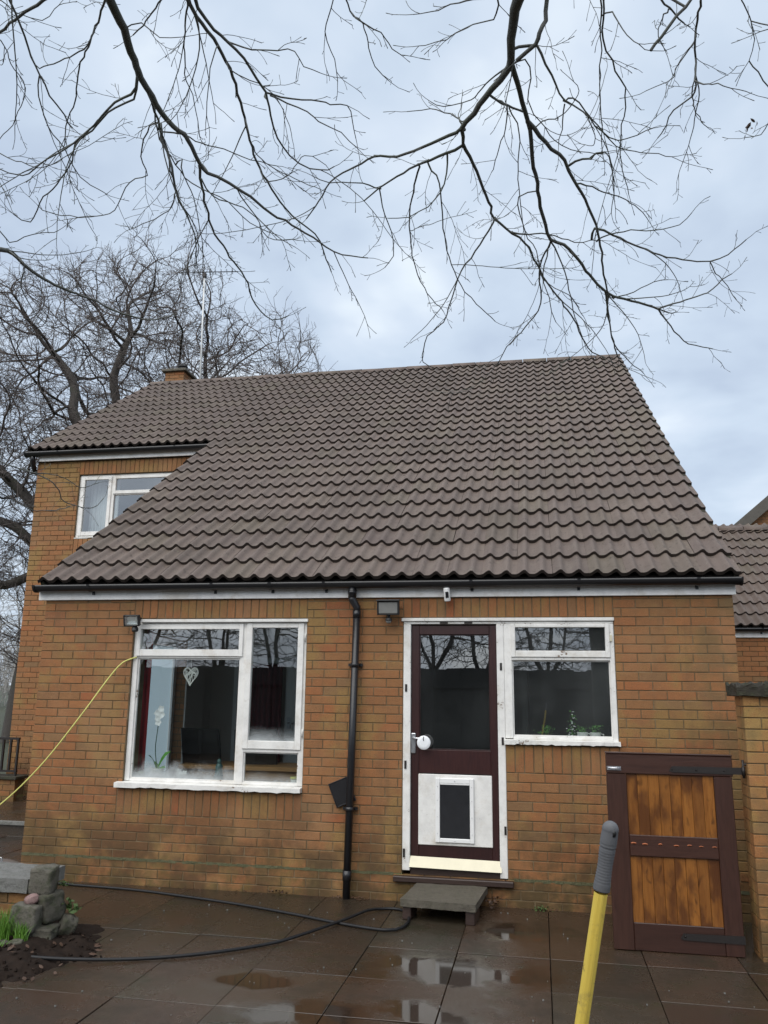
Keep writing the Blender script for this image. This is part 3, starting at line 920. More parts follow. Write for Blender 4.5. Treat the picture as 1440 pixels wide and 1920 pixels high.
def ragged_sill(x0, x1, z0, z1, y0, y1):
    mb = MB(); n = 34; vs = []
    for i in range(n + 1):
        x = x0 + (x1 - x0) * i / n
        lo = z0 + (random.uniform(0, .010) if i > 3 else 0); yy = y0 + random.uniform(0, .004)
        vs += [(x, y1, z0), (x, yy, lo), (x, y0 + .001 * random.random(), z1 - .012), (x, y1, z1)]
    fs = []
    for i in range(n):
        a, b = i * 4, i * 4 + 4
        fs += [(a, b, b + 1, a + 1), (a + 1, b + 1, b + 2, a + 2), (a + 2, b + 2, b + 3, a + 3)]
    fs += [(0, 1, 2, 3), (n * 4 + 3, n * 4 + 2, n * 4 + 1, n * 4)]
    return mb.add(vs, fs)
put('window_sill', ragged_sill(-3.752, -2.032, .602, .656, -.058, .09), M['white_worn'], win)
put('head_strip', MB().box(-3.64, -2.02, -.014, .03, 2.066, 2.094), M['white'], win, bevel=.003)
for z in (1.93, 1.10):
    put('hinge', MB().tube([(-2.047, .012, z - .035), (-2.047, .012, z + .035)], .006, 8), M['white'], win)

door = put('back_door', MB().box(-1.153, -1.089, .002, .085, .03, 2.045).box(-.350, -.288, .0, .085, .005, 2.045).box(-1.153, .622, .003, .085, 2.045, 2.066), M['white_worn'], house, bevel=.004)
put('head_strip', MB().box(-1.17, .63, -.016, .03, 2.068, 2.097), M['white_worn'], door, bevel=.004)
leaf = MB().box(-1.084, -1.018, .026, .072, .085, 2.036).box(-.412, -.353, .026, .072, .085, 2.036)
put('stile', leaf, M['brown_door'], door, bevel=.003)
put('rail', MB().box(-1.018, -.412, .0275, .072, 1.957, 2.035), M['brown_door'], door, bevel=.003)
put('rail', MB().box(-1.018, -.412, .0275, .072, .80, .990), M['brown_door'], door, bevel=.003)
put('rail', MB().box(-1.018, -.412, .0275, .072, .085, .236), M['brown_door'], door, bevel=.003)
pane(door, -1.018, -.412, .990, 1.957, .05, M['glass'])
put('glazing_bead', MB().frame(-1.018, -.412, .990, 1.957, .008, .008, .008, .008, .040, .06), M['brown_door'], door)
put('door_panel', MB().box(-1.022, -.407, .018, .04, .232, .793), M['white'], door, bevel=.004)
fl = put('dog_flap', MB().frame(-.876, -.556, .258, .766, .037, .034, .034, .042, -.002, .02), M['upvc'], door, bevel=.004)
put('flap', MB().box(-.838, -.591, .004, .01, .293, .712), M['teak'], door)
put('flap_hinge', MB().box(-.838, -.591, .002, .012, .713, .724), M['upvc'], door, bevel=.002)
sc_ = MB()
for x in (-.858, -.573):
    for z in (.33, .46, .59, .70): sc_.lathe([(.004, .0), (.004, .003)], (x, -.0055, z), 6, 'Y')
for z in (.275, .745): sc_.lathe([(.004, .0), (.004, .003)], (-.715, -.0055, z), 6, 'Y')
put('screws', sc_, M['steel'], door)
kb = put('kick_bar', MB().add([(-1.088, .02, .142), (-.342, .02, .132), (-1.092, -.018, .062), (-.336, -.018, .052), (-1.092, .03, .055), (-.336, .03, .045)],
                              [(2, 3, 1, 0), (4, 5, 3, 2), (0, 4, 2), (1, 3, 5)]), M['cream_bar'], door)
put('threshold', MB().box(-1.089, -.350, .03, .085, -.01, .05), M['brown_sill'], door)
put('door_sill', MB().box(-1.222, -.243, -.05, .085, -.052, -.008), M['brown_sill'], door, bevel=.006)
put('handle_plate', MB().box(-1.085, -1.045, .012, .027, .958, 1.125), M['steel'], door, bevel=.012, seg=3)
put('handle', MB().tube([(-1.065, .015, 1.085), (-1.065, -.035, 1.085), (-.965, -.038, 1.082)], .0085, 8).tube([(-1.065, .008, 1.0), (-1.065, .012, 1.0)], .009, 8), M['steel'], door)
for (x, z, w_, h_) in ((-1.128, 1.50, .018, .062), (-1.130, .865, .018, .066), (-1.138, .165, .018, .066), (-.315, 1.685, .018, .062), (-.311, 1.075, .018, .062), (-.302, .372, .018, .066)):
    put('keep_plate', MB().box(x - w_ / 2, x + w_ / 2, -.004, .003, z - h_ / 2, z + h_ / 2), M['iron'], door)
for x in (-.80, -.588): put('keep_plate', MB().box(x - .035, x + .035, -.002, .004, 2.047, 2.064), M['iron'], door)

wk = put('window', MB().box(-.288, -.222, .004, .088, 1.10, 2.045).box(.584, .623, .004, .088, 1.06, 2.045).box(-.222, .584, .004, .088, 1.740, 1.772)
         .box(-.222, .584, .006, .088, 1.092, 1.115), M['white_worn'], house, bevel=.004)
put('sash', MB().frame(-.226, .588, 1.765, 2.045, .036, .036, .055, .030, -.010, .05), M['white_worn'], wk, bevel=.004)
pane(wk, -.192, .553, 1.818, 2.017, .025, M['glass_hazy'])
pane(wk, -.222, .584, 1.11, 1.745, .045, M['glass_hazy'])
put('glazing_bead', MB().frame(-.222, .584, 1.115, 1.740, .010, .010, .014, .010, .030, .06), M['white_worn'], wk)
put('window_sill', ragged_sill(-.295, .635, 1.052, 1.100, -.040, .09), M['white_worn'], wk)
put('hinge', MB().box(.588, .606, -.012, .006, 1.90, 1.95), M['cream_bar'], wk)

wu = put('window', MB().frame(-6.80, -4.5, 3.645, 4.605, .05, .05, .03, .05, YW + .035, YW + .10).box(-6.285, -6.225, YW + .036, YW + .099, 3.675, 4.555).box(-6.225, -4.55, YW + .036, YW + .099, 4.285, 4.325), M['white'], house, bevel=.003)
put('sash', MB().frame(-6.765, -6.27, 3.67, 4.575, .055, .05, .06, .045, YW + .018, YW + .06), M['white_worn'], wu, bevel=.003)
put('sash', MB().frame(-6.24, -4.6, 4.30, 4.575, .04, .04, .05, .04, YW + .018, YW + .06), M['white'], wu, bevel=.003)
pane(wu, -6.715, -6.315, 3.725, 4.535, YW + .04, M['glass'])
pane(wu, -6.205, -4.64, 4.345, 4.54, YW + .04, M['glass'])
pane(wu, -6.225, -4.55, 3.672, 4.288, YW + .06, M['glass'])
put('window_sill', ragged_sill(-6.80, -4.5, 3.622, 3.648, YW - .004, YW + .09), M['white_worn'], wu)

# ---------------------------------------------------------------- rooms behind the glass
inn = MB()
inn.box(-4.36, -1.42, 3.55, 3.60, 0, 2.35); inn.box(-4.36, -1.42, .272, 3.55, 2.30, 2.34); inn.box(-1.42, -1.36, .272, 3.55, 0, 2.30); inn.box(-4.379, -4.36, .272, .95, 0, 2.30); inn.box(-4.379, -4.36, 2.75, 3.55, 0, 2.3)
put('dining_room_wall', inn, M['wall_paint'], house)
put('floor', MB().box(-4.37, 1.32, .272, 3.6, -.08, -.02), M['floor_in'], house)
kin = MB().box(-1.355, 1.32, 3.55, 3.6, 0, 2.35).box(-1.355, 1.32, .272, 3.55, 2.30, 2.34).box(-1.358, -1.34, .272, 3.55, 0, 2.3).box(1.30, 1.325, .272, 3.55, 0, 2.3).box(-.18, -.12, 1.5, 3.5, 0, 2.3)
kin.box(-.12, 1.3, 2.9, 3.5, 0, .9).box(.62, 1.3, .35, 2.8, 0, .9).box(-.12, 1.3, 3.1, 3.5, 1.4, 2.1)
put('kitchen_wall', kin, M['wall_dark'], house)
bx('inner_sill', M['upvc'], house, -3.70, -2.035, .096, .33, .612, .640, .004)
bx('inner_sill', M['upvc'], house, -.285, .62, .09, .30, 1.062, 1.088, .004)
up = MB().box(-7.2, -4.4, 5.6, 5.65, 3.0, 5.2).box(-7.27, -7.2, YW + .26, 5.6, 3.0, 5.2).box(-7.2, -4.4, YW + .26, 5.6, 4.75, 4.8).box(-7.2, -4.4, YW + .26, 5.6, 2.9, 2.95).box(-4.42, -4.4, YW + .26, 5.6, 3, 5.2)
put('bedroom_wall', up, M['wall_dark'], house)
put('inner_door', MB().box(-3.30, -2.62, 3.50, 3.548, 0, 2.02), M['upvc'], house, bevel=.004)
put('inner_door_handle', MB().tube([(-3.24, 3.50, 1.03), (-3.24, 3.45, 1.03), (-3.12, 3.45, 1.03)], .01, 6).box(-3.265, -3.215, 3.488, 3.5, .95, 1.1), M['steel'], house)
put('architrave', MB().box(-4.02, -3.95, 3.49, 3.548, 0, 2.0).box(-3.95, -3.30, 3.492, 3.548, 1.80, 1.87), M['upvc'], house)
def curtain(name, x0, x1, y, z0, z1, mat, label, waves=7, amp=.02, ang=0):
    mb = MB(); n = waves * 6; vs = []
    for z in (z1, (z0 + z1) / 2, z0):
        for i in range(n + 1):
            x = x0 + (x1 - x0) * i / n
            dz = (z1 - z) / (z1 - z0)
            vs.append((x, y + amp * (.7 + .4 * dz) * math.sin(2 * math.pi * waves * i / n + .4 * math.sin(i)), z))
    fs = [(r * (n + 1) + i, r * (n + 1) + i + 1, (r + 1) * (n + 1) + i + 1, (r + 1) * (n + 1) + i) for r in range(2) for i in range(n)]
    mb.add(vs, fs, 0, smooth=True)
    o = put(name, mb, mat); md = o.modifiers.new('thickness', 'SOLIDIFY'); md.thickness = .004
    return tag(o, label, 'curtain')
curtain('curtain', -4.05, -3.672, .36, .45, 2.2, M['red'], 'red curtain at the left edge inside the large ground floor window', 5)
curtain('curtain', -3.95, -3.33, 3.46, .05, 1.78, M['maroon'], 'dark maroon curtain at the back of the dining room beside a white door', 8)
curtain('curtain', -6.78, -6.30, YW + .34, 3.3, 4.7, M['net'], 'white curtain behind the upstairs window', 7, .018)

# ================================================================ garage annex and neighbour
ann = thing('garage', 'low brick annexe with brown pantile roof set back beyond the right corner of the house', 'outbuilding', (3.9, 6.3, G))
put('wall', MB().box(1.62, 6.3, 6.31, 6.55, -.4, 2.33).box(6.05, 6.3, 6.55, 12.3, -.4, 2.33), M['mortar'], ann)
ab = MB()
for (a, b, c, d) in rows(1.62, 6.3, -3, 32, [], 2.305, .2225): ab.brick(a, b, c, d, 6.30 + random.uniform(-.002, .002))
tag(put('brickwork', ab, M['brick_plain'], ann), kind='stuff')
put('fascia', MB().box(1.62, 6.35, 6.27, 6.295, 2.31, 2.42), M['fascia'], ann)
gutter(1.62, 6.4, 6.21, 2.445, .056, ann, [3.35, 4.4])
AY, AZ = 6.18, 2.455
arf = MB()
def aslab(mb, xa, xb, n0, n1, top=-.012, th=.05):
    vs = []
    for off in (top, top - th):
        for n in (n0, n1):
            vs += [(xa, AY + n * GA * CT - off * ST, AZ + n * GA * ST + off * CT), (xb, AY + n * GA * CT - off * ST, AZ + n * GA * ST + off * CT)]
    mb.add(vs, [(0, 1, 3, 2), (4, 6, 7, 5), (0, 4, 5, 1), (2, 3, 7, 6), (0, 2, 6, 4), (1, 5, 7, 3)])
aslab(arf, 1.65, 6.4, .12, 10.4)
ary, arz = AY + 10.4 * GA * CT, AZ + 10.4 * GA * ST
arf.add([(1.65, ary, arz - .02), (6.4, ary, arz - .02), (6.4, 12.5, 2.4), (1.65, 12.5, 2.4)], [(0, 1, 2, 3)])
aroof = put('roof', arf, M['underlay'], ann)
afar = []
for n in range(11):
    for c in range(16):
        x = 6.42 - (c + 1) * .2995
        if 2.7 < x < 4.6:
            l, r = tile_mat(x, n, AY, AZ); o = put('tile', tile_me, parent=aroof); o.location = l; o.rotation_euler = r
        else: afar.append((x, n))
joined_tiles(afar, 'tiling', aroof, yo=AY, zo=AZ)
arme = ridge_piece(-.225, .225, 0, 0).mesh('ridge_tile', M['tile'])
for i in range(10):
    o = put('ridge_tile', arme, parent=aroof); o.location = (1.9 + i * .45, ary, arz)

nb = thing('neighbour_house', 'brick gable end with grey sloping bargeboard rising behind the annexe roof', 'house', (9.5, 16, G))
gw = MB(); vs = [(4.9, -.4), (14.1, -.4), (14.1, 5.35), (9.5, 9.26), (4.9, 5.35)]
v2 = [(x, 16.1, z) for x, z in vs] + [(x, 24, z) for x, z in vs]
gw.add(v2, [(0, 1, 2, 3, 4), (9, 8, 7, 6, 5)] + [(i, i + 5, (i + 1) % 5 + 5, (i + 1) % 5) for i in range(5)])
put('wall', gw, M['side'], nb)
for s in (-1, 1):
    q = []
    for y in (15.80, 16.09):
        for dx, dz in ((5.2, 0), (0, 4.42), (0, 4.06), (5.2, -.36)): q.append((9.5 + s * dx, y, 5.06 + dz))
    put('bargeboard', MB().add(q, [(0, 1, 2, 3), (7, 6, 5, 4), (0, 4, 5, 1), (3, 2, 6, 7), (0, 3, 7, 4), (1, 5, 6, 2)]), M['render_wall'], nb)
nr_ = MB()
for s in (-1, 1):
    q = [(9.5, 15.9, 9.36), (9.5 + s * 5.3, 15.9, 4.88), (9.5 + s * 5.3, 24.2, 4.88), (9.5, 24.2, 9.36)]
    q += [(x, y, z + .08) for x, y, z in q]
    nr_.add(q, [(0, 1, 2, 3), (4, 7, 6, 5), (0, 4, 5, 1), (1, 5, 6, 2), (2, 6, 7, 3)])
put('roof', nr_, M['tile'], nb)

# ================================================================ garden wall on the right
gwl = thing('garden_wall', 'buff brick garden wall end with mossy dark coping right of the wooden gate', 'wall', (2.3, -.88, G))
GX0, GX1, GY0, GY1 = 1.372, 3.3, -1.0, -.76
put('wall', MB().box(GX0 + .006, GX1, GY0 + .006, GY1, -.4, 1.47), M['mortar'], gwl)
gbk = MB()
for k in range(-3, 20):
    z0, z1 = k * C - .022 + .0036, (k + 1) * C - .022 - .0036
    if z1 > 1.475: continue
    q = GX0 + (.107 if k % 2 else .2225)
    cuts = [GX0]
    while q < GX1: cuts.append(q); q += .2225
    for a, b in zip(cuts[:-1], cuts[1:]):
        if a > 1.9:
            gbk.brick(a + .0036, b - .0036, z0, z1, GY0 + random.uniform(-.002, .002), .09, .003); continue
        put('brick', MB().brick(a + (.0036 if a > GX0 else 0), b - .0036, z0, z1, GY0 + random.uniform(-.002, .002), .09, .003), M['brick_yellow'], gwl)
    if k % 2: ends = ((GY0 + .012, GY1),)
    else: ends = ((GY0 + .108, GY1),)
    for a, b in ends: put('brick', MB().box(GX0 - .0008, GX0 + .09, max(a, GY0 + .092), b, z0, z1), M['brick_yellow'], gwl)
tag(put('brickwork', gbk, M['brick_yellow'], gwl), kind='stuff')
def rough_block(x0, x1, y0, y1, z0, z1, n=(8, 20, 3), amp=.008, seed=0, noise_top=.0):
    rs = np.random.RandomState(seed)
    bm = MB()
    import mathutils
    nx, ny, nz = n
    def P(i, j, k):
        x = x0 + (x1 - x0) * i / nx; y = y0 + (y1 - y0) * j / ny; z = z0 + (z1 - z0) * k / nz
        nv = mathutils.noise.noise_vector(Vector((x * 14 + seed, y * 14, z * 14))) * amp
        nv2 = mathutils.noise.noise_vector(Vector((x * 40 + seed, y * 40, z * 40))) * amp * .5
        e = Vector((x, y, z)) + nv + nv2
        if k == nz: e.z += noise_top * mathutils.noise.noise(Vector((x * 25, y * 25, seed)))
        return e
    idx = {}; vs = []
    def vid(i, j, k):
        if (i, j, k) not in idx: idx[(i, j, k)] = len(vs); vs.append(tuple(P(i, j, k)))
        return idx[(i, j, k)]
    fs = []
    for i in range(nx):
        for j in range(ny):
            fs.append((vid(i, j, nz), vid(i + 1, j, nz), vid(i + 1, j + 1, nz), vid(i, j + 1, nz)))
            fs.append((vid(i, j, 0), vid(i, j + 1, 0), vid(i + 1, j + 1, 0), vid(i + 1, j, 0)))
    for i in range(nx):
        for k in range(nz):
            fs.append((vid(i, 0, k), vid(i + 1, 0, k), vid(i + 1, 0, k + 1), vid(i, 0, k + 1)))
            fs.append((vid(i, ny, k), vid(i, ny, k + 1), vid(i + 1, ny, k + 1), vid(i + 1, ny, k)))
    for j in range(ny):
        for k in range(nz):
            fs.append((vid(0, j, k), vid(0, j, k + 1), vid(0, j + 1, k + 1), vid(0, j + 1, k)))
            fs.append((vid(nx, j, k), vid(nx, j + 1, k), vid(nx, j + 1, k + 1), vid(nx, j, k + 1)))
    return bm.add(vs, fs, 0)
put('coping_stone', rough_block(GX0 - .042, 1.83, GY0 - .04, GY1 + .04, 1.472, 1.548, (26, 18, 4), .010, 3, .05), M['coping_dark'], gwl)
put('coping_stone', rough_block(1.835, 3.3, GY0 - .04, GY1 + .04, 1.472, 1.546, (40, 18, 4), .010, 5, .05), M['coping_dark'], gwl)

for a, b in ((XL + .002, -1.225), (-.24, XR - .002)):
    put('damp_course', rough_block(a, b, -.0015, .02, -.0125, .0115, (int((b - a) / .03), 1, 2), .004, 17), M['dpc'], house)

# ================================================================ wooden gate leaning on the wall
gate = thing('garden_gate', 'brown framed wooden gate with orange pine boards hung on the garden wall', 'gate', (.447, -.92, G + .004), (math.radians(-1.0), 0, 0))
HG = 1.272
def gl(name, mat, x0, x1, z0, z1, y0=-.03, y1=.02, bev=.004): return put(name, MB().box(x0, x1, y0, y1, z0, z1), mat, gate, True, bev)
gl('stile', M['gate_frame'], 0, .134, 0, HG - .145)
gl('stile', M['gate_frame'], .712, .830, 0, HG - .145)
gl('top_rail', M['gate_rail'], .0, .838, HG - .143, HG - .012, -.034, .02)
gl('top_cap', M['gate_rail'], -.004, .842, HG - .011, HG, -.040, .024)
gl('middle_rail', M['gate_rail'], .135, .711, .592, .728, -.0315, .015)
gl('bottom_rail', M['gate_rail'], .135, .711, 0, .172, -.0275, .018)
nb_ = 8; bw_ = (.712 - .134) / nb_
for z0, z1 in ((.172, .592), (.728, HG - .143)):
    for i in range(nb_):
        a = .134 + i * bw_
        j = random.uniform(0, .0025)
        put('board', MB().box(a + .0007, a + bw_ - .0007, -.012 - j, .006, z0 - .004, z1 + .004), M['gate_board'], gate, True, .0018)
put('bolt', MB().box(.004, .100, -.0375, -.0335, HG - .122, HG - .095).tube([(.012, -.044, HG - .108), (.098, -.044, HG - .108)], .006, 8).tube([(.070, -.044, HG - .108), (.070, -.057, HG - .112)], .007, 8), M['steel'], gate, True)
def strap(x0, x1, zc, h0, h1, y):
    mb = MB(); q = []
    for yy in (y, y + .005): q += [(x0, yy, zc - h0 / 2), (x0 + .02, yy, zc - h0), (x1, yy, zc - h1 / 2), (x1, yy, zc + h1 / 2), (x0 + .02, yy, zc + h0)]
    mb.add(q, [(0, 1, 2, 3, 4), (9, 8, 7, 6, 5)] + [(i, i + 5, (i + 1) % 5 + 5, (i + 1) % 5) for i in range(5)])
    return mb
hs = strap(.42, .905, HG - .105, .02, .046, -.040)
hs.tube([(.905, -.045, HG - .135), (.905, -.045, HG - .075)], .012, 8)
for x in (.44, .60, .78): hs.lathe([(.006, -.043), (.003, -.046)], (x, 0, HG - .105), 8, 'Y')
put('hinge_strap', hs, M['iron'], gate, True)
put('hinge_pin', MB().tube([(.905, -.045, HG - .15), (.905, -.045, HG - .03)], .008, 8).tube([(.905, -.045, HG - .06), (.95, -.045, HG - .06)], .009, 8), M['iron'], gate, True)
hs2 = strap(.43, .835, .105, .020, .05, -.037)
hs2.lathe([(.008, -.038), (.004, -.043)], (.46, 0, .108), 8, 'Y')
put('hinge_strap', hs2, M['iron'], gate, True)
for i, x in enumerate((.160, .235, .335, .44, .525, .60, .685)):
    put('worn_patch', MB().lathe([(.0, 0), (.018, .0), (.018, .0012), (0, .0012)], (0, 0, 0), 9, 'Y'), M['terracotta'], gate, True).matrix_basis = Matrix.Translation((x, -.0329, .672 + random.uniform(-.004, .004))) @ Matrix.Diagonal((random.uniform(.5, 1.2), 1, random.uniform(.25, .5), 1))

# ================================================================ doorstep
st = thing('doorstep', 'grey concrete slab step on two small blocks below the back door', 'step', (-.76, -.3, G), (0, 0, math.radians(-5)))
put('slab', rough_block(-.285, .285, -.31, .272, .098, .15, (20, 18, 2), .004, 9), M['concrete'], st, True)
put('support_block', MB().box(-.275, -.21, -.28, -.06, .0, .098), M['brown_sill'], st, True, .006)
put('support_block', MB().box(.205, .275, -.29, -.06, .0, .098), M['brown_sill'], st, True, .006)

# ================================================================ broom in the foreground
import mathutils
top = Vector((.108, -5.662, 1.300)); foot = Vector((-.147, -5.39, G + .05))
dirv = (top - foot).normalized()
yb = (top - CAM); yb = (yb - dirv * yb.dot(dirv)).normalized(); xb = yb.cross(dirv)
q = Matrix((xb, yb, dirv)).transposed().to_quaternion()
br = thing('broom', 'upright broom with yellow pole and grey ribbed hand grip in front of the gate', 'broom', foot, q.to_euler())
Lh = (top - foot).length
pole = MB(); n = 8
pv = []
for z in (.03, .3, .7, 1.0, Lh - .115):
    for j in range(n):
        a = 2 * math.pi * (j + .5) / n
        pv.append((0.0116 * math.cos(a), .0116 * math.sin(a), z))
pole.add(pv, [(i * n + j, i * n + (j + 1) % n, (i + 1) * n + (j + 1) % n, (i + 1) * n + j) for i in range(4) for j in range(n)])
put('pole', pole, M['yellow'], br, True, .0015)
prof = []
m_ = 72
for i in range(m_ + 1):
    t = i / m_; z = Lh - .112 + t * .112
    r = .0126 + .0007 * math.cos(t * 9.0)
    if .10 < t < .70 and i % 3 == 0: r -= .0007
    if .60 < t < .615: r -= .0015
    if t > .87: r = .0132 * math.sqrt(max(.01, 1 - ((t - .87) / .13) ** 2))
    prof.append((max(r, .001), z))
gp = MB().lathe([(.0122, Lh - .112)] + prof, (0, 0, 0), 24)
gp.v = [(x, y * .82, z) for x, y, z in gp.v]
gpo = put('grip', gp, M['grip'], br, True)
gpo['label'] = 'grey ribbed plastic hand grip'
put('grip_hole', MB().lathe([(.0040, -.0118), (.0040, -.0100)], (0, 0, 0), 14, 'Y'), M['black_matt'], br, True).matrix_basis = Matrix.Translation((.0062, .0021, Lh - .0165)) @ Matrix.Diagonal((1, 1, 1.35, 1))
hb = thing  # broom head
put('brush_block', MB().box(-.15, .15, -.03, .03, -.005, .035), M['gate_board'], br, True, .006)
bt = Tubes()
for i in range(700):
    x, y = random.uniform(-.145, .145), random.uniform(-.026, .026)
    bt.add([(x, y, 0), (x + random.uniform(-.015, .015), y + random.uniform(-.015, .015), -.048)], [.0012, .0009], 3)
tag(put('bristles', bt.mesh('bristles', M['black_matt']), parent=br, local=True), kind='stuff')

# ================================================================ hose, cable
def catmull(P, step=.05):
    P = [np.array(p, float) for p in P]; out = []
    for i in range(len(P) - 1):
        p0 = P[max(i - 1, 0)]; p1 = P[i]; p2 = P[i + 1]; p3 = P[min(i + 2, len(P) - 1)]
        n = max(2, int(np.linalg.norm((p2 - p1)[:3]) / step))
        for k in range(n):
            t = k / n
            out.append(.5 * ((2 * p1) + (-p0 + p2) * t + (2 * p0 - 5 * p1 + 4 * p2 - p3) * t * t + (-p0 + 3 * p1 - 3 * p2 + p3) * t ** 3))
    out.append(P[-1])
    return out
hz = G + .015
hp = [(-4.4, -.16), (-4.009, -.206), (-3.395, -.249), (-2.87, -.358), (-2.363, -.491), (-1.877, -.658), (-1.464, -.821), (-1.132, -.906), (-1.02, -.82), (-1.0, -.60), (-1.07, -.38), (-1.16, -.33), (-1.26, -.36), (-1.342, -.47), (-1.468, -.78), (-1.672, -1.21), (-1.837, -1.404), (-2.172, -1.683), (-2.553, -1.876), (-2.944, -2.017), (-3.325, -2.103), (-3.9, -2.2), (-4.6, -2.5)]
hh = []
for i, (x, y) in enumerate(hp):
    z = hz
    if 13 <= i <= 15: z += .012
    if i >= 19: z = G + (.03, .055, .085, .10)[i - 19]
    hh.append((x, y, z))
pts = catmull(hh, .05)
tag(put('garden_hose', MB().tube(pts, .0115, 8), M['rubber']), 'black rubber hose lying in a loop across the wet paving', 'hose')
pts = catmull([(-4.075, -.03 - 1.0, .55 + .05), (-4.55, -.55, .52), (-4.42, -.35, .72), (-4.24, -.22, .96), (-4.03, -.13, 1.25), (-3.90, -.07, 1.46), (-3.80, -.045, 1.65), (-3.70, -.012, 1.738), (-3.66, .02, 1.745)], .04)
pts = catmull([(-5.6, -.45, -.05), (-4.95, -.36, .27), (-4.66, -.30, .475), (-4.35, -.25, .80), (-4.054, -.18, 1.225), (-3.90, -.10, 1.50), (-3.80, -.05, 1.66), (-3.74, -.02, 1.715), (-3.66, .02, 1.748)], .04)
tag(put('power_cable', MB().tube(pts, .0065, 7), M['yellow_cable']), 'yellow cable sagging from the large window down to the left', 'cable')

# ================================================================ lamps, camera, panel
def floodlight(name, label, c, w, h, tilt, lens):
    t = thing(name, label, 'floodlight', c, (math.radians(tilt), 0, 0))
    b = put('lamp_body', MB().frame(-w / 2, w / 2, -h / 2, h / 2, .014, .014, .014, .014, -.035, .0).box(-w / 2 + .005, w / 2 - .005, .0, .02, -h / 2 + .005, h / 2 - .005), M['black_matt'], t, True, .005)
    if lens == 'led':
        put('reflector', MB().add([(-w / 2 + .016, -.012, -h / 2 + .016), (w / 2 - .016, -.012, -h / 2 + .016), (.022, -.004, -.008), (-.022, -.004, -.008), (.022, -.004, .028), (-.022, -.004, .028)],
                                  [(0, 1, 2, 3), (3, 2, 4, 5)]).box(-w / 2 + .014, w / 2 - .014, -.003, -.001, -h / 2 + .014, h / 2 - .014), M['reflector'], t, True)
        put('lamp_glass', MB().box(-w / 2 + .014, w / 2 - .014, -.030, -.027, -h / 2 + .014, h / 2 - .014), M['glass'], t, True)
    else:
        put('lamp_glass', MB().box(-w / 2 + .014, w / 2 - .014, -.032, -.012, -h / 2 + .014, h / 2 - .014), M['lens'], t, True, .004)
        put('lamp_hood', MB().box(-w / 2 - .004, w / 2 + .004, -.05, .02, h / 2 - .002, h / 2 + .008), M['black_matt'], t, True, .004)
    return t
f1 = floodlight('floodlight', 'small black LED floodlight at the top left corner of the large window', (-3.665, -.105, 2.078), .152, .105, 14, 'led')
put('bracket', MB().tube([(.0, .02, -.02), (.03, .075, .0), (.03, .10, .0)], .012, 8), M['black_matt'], f1, True)
put('sensor', MB().lathe([(.024, -.105), (.030, -.095), (.030, -.075), (.022, -.06), (.012, -.05)], (.02, -.0, .0), 14), M['black_matt'], f1, True)
put('sensor_lens', MB().lathe([(.002, -.030), (.016, -.026), (.019, -.012)], (.02, .0, -.083), 12, 'Y'), M['lens'], f1, True)
f2 = floodlight('floodlight', 'black floodlight with round motion sensor beside the downpipe above the back door', (-1.27, -.105, 2.180), .195, .125, 10, 'hal')
put('bracket', MB().box(-.03, .03, .02, .11, .03, .06), M['black_matt'], f2, True, .004)
put('sensor', MB().tube([(0, .0, -.06), (0, -.005, -.085)], .014, 8).lathe([(.012, -.012), (.027, .0), (.030, .012), (.026, .026), (.010, .034)], (0, -.008, -.118), 14), M['black_matt'], f2, True)
put('sensor_lens', MB().lathe([(.003, -.030), (.018, -.025), (.025, -.012), (.027, 0)], (0, -.006, -.112), 14, 'Y'), M['lens'], f2, True)
sc = thing('security_camera', 'small white cylindrical security camera with black face on the fascia', 'camera', (-.762, -.085, 2.295), (math.radians(12), math.radians(-6), math.radians(12)))
put('camera_body', MB().lathe([(.010, -.062), (.026, -.060), (.0285, -.052), (.0285, .048), (.026, .056), (.010, .058)], (0, 0, 0), 20), M['upvc'], sc, True)
put('lens_panel', MB().box(-.017, .010, -.0302, -.022, -.030, .024), M['black_plastic'], sc, True, .002)
put('mount', MB().tube([(.012, .015, .01), (.028, .055, .025), (.03, .07, .03)], .012, 8), M['upvc'], sc, True)
pn = thing('vent_panel', 'black square plastic panel hanging tilted behind the downpipe', 'panel', (-1.668, -.022, .628), (0, math.radians(-23), 0))
put('panel', MB().box(-.088, .088, -.006, .004, -.103, .103).frame(-.09, .09, -.105, .105, .012, .012, .012, .012, -.010, .005), M['black_plastic'], pn, True, .003)

# ================================================================ tv aerial
ta = thing('television_aerial', 'tall pale pole with a television aerial on top beside the chimney', 'aerial', (-7.05, 8.62, 7.0))
mast = [(-7.06, 8.62, 6.9), (-7.11, 8.62, 9.0), (-7.14, 8.62, 10.48)]
put('mast', MB().tube(mast, .019, 10), M['aluminium'], ta)
b0, b1 = Vector((-7.62, 8.45, 10.52)), Vector((-6.42, 8.80, 10.62))
bm_ = MB().tube([b0, b1], .010, 6)
put('boom', bm_, M['iron'], ta)
el = MB()
for i in range(9):
    p = b0.lerp(b1, .1 + .8 * i / 8)
    dv = Vector((.12, -.42, .0)).normalized() * (.17 - .006 * i)
    el.tube([p - dv, p + dv], .004, 5)
    el.tube([p - Vector((0, 0, .06)), p + Vector((0, 0, .06))], .004, 5)
put('elements', el, M['iron'], ta)
put('clamp', MB().box(-7.18, -7.10, 8.58, 8.66, 10.44, 10.54), M['iron'], ta, bevel=.005)

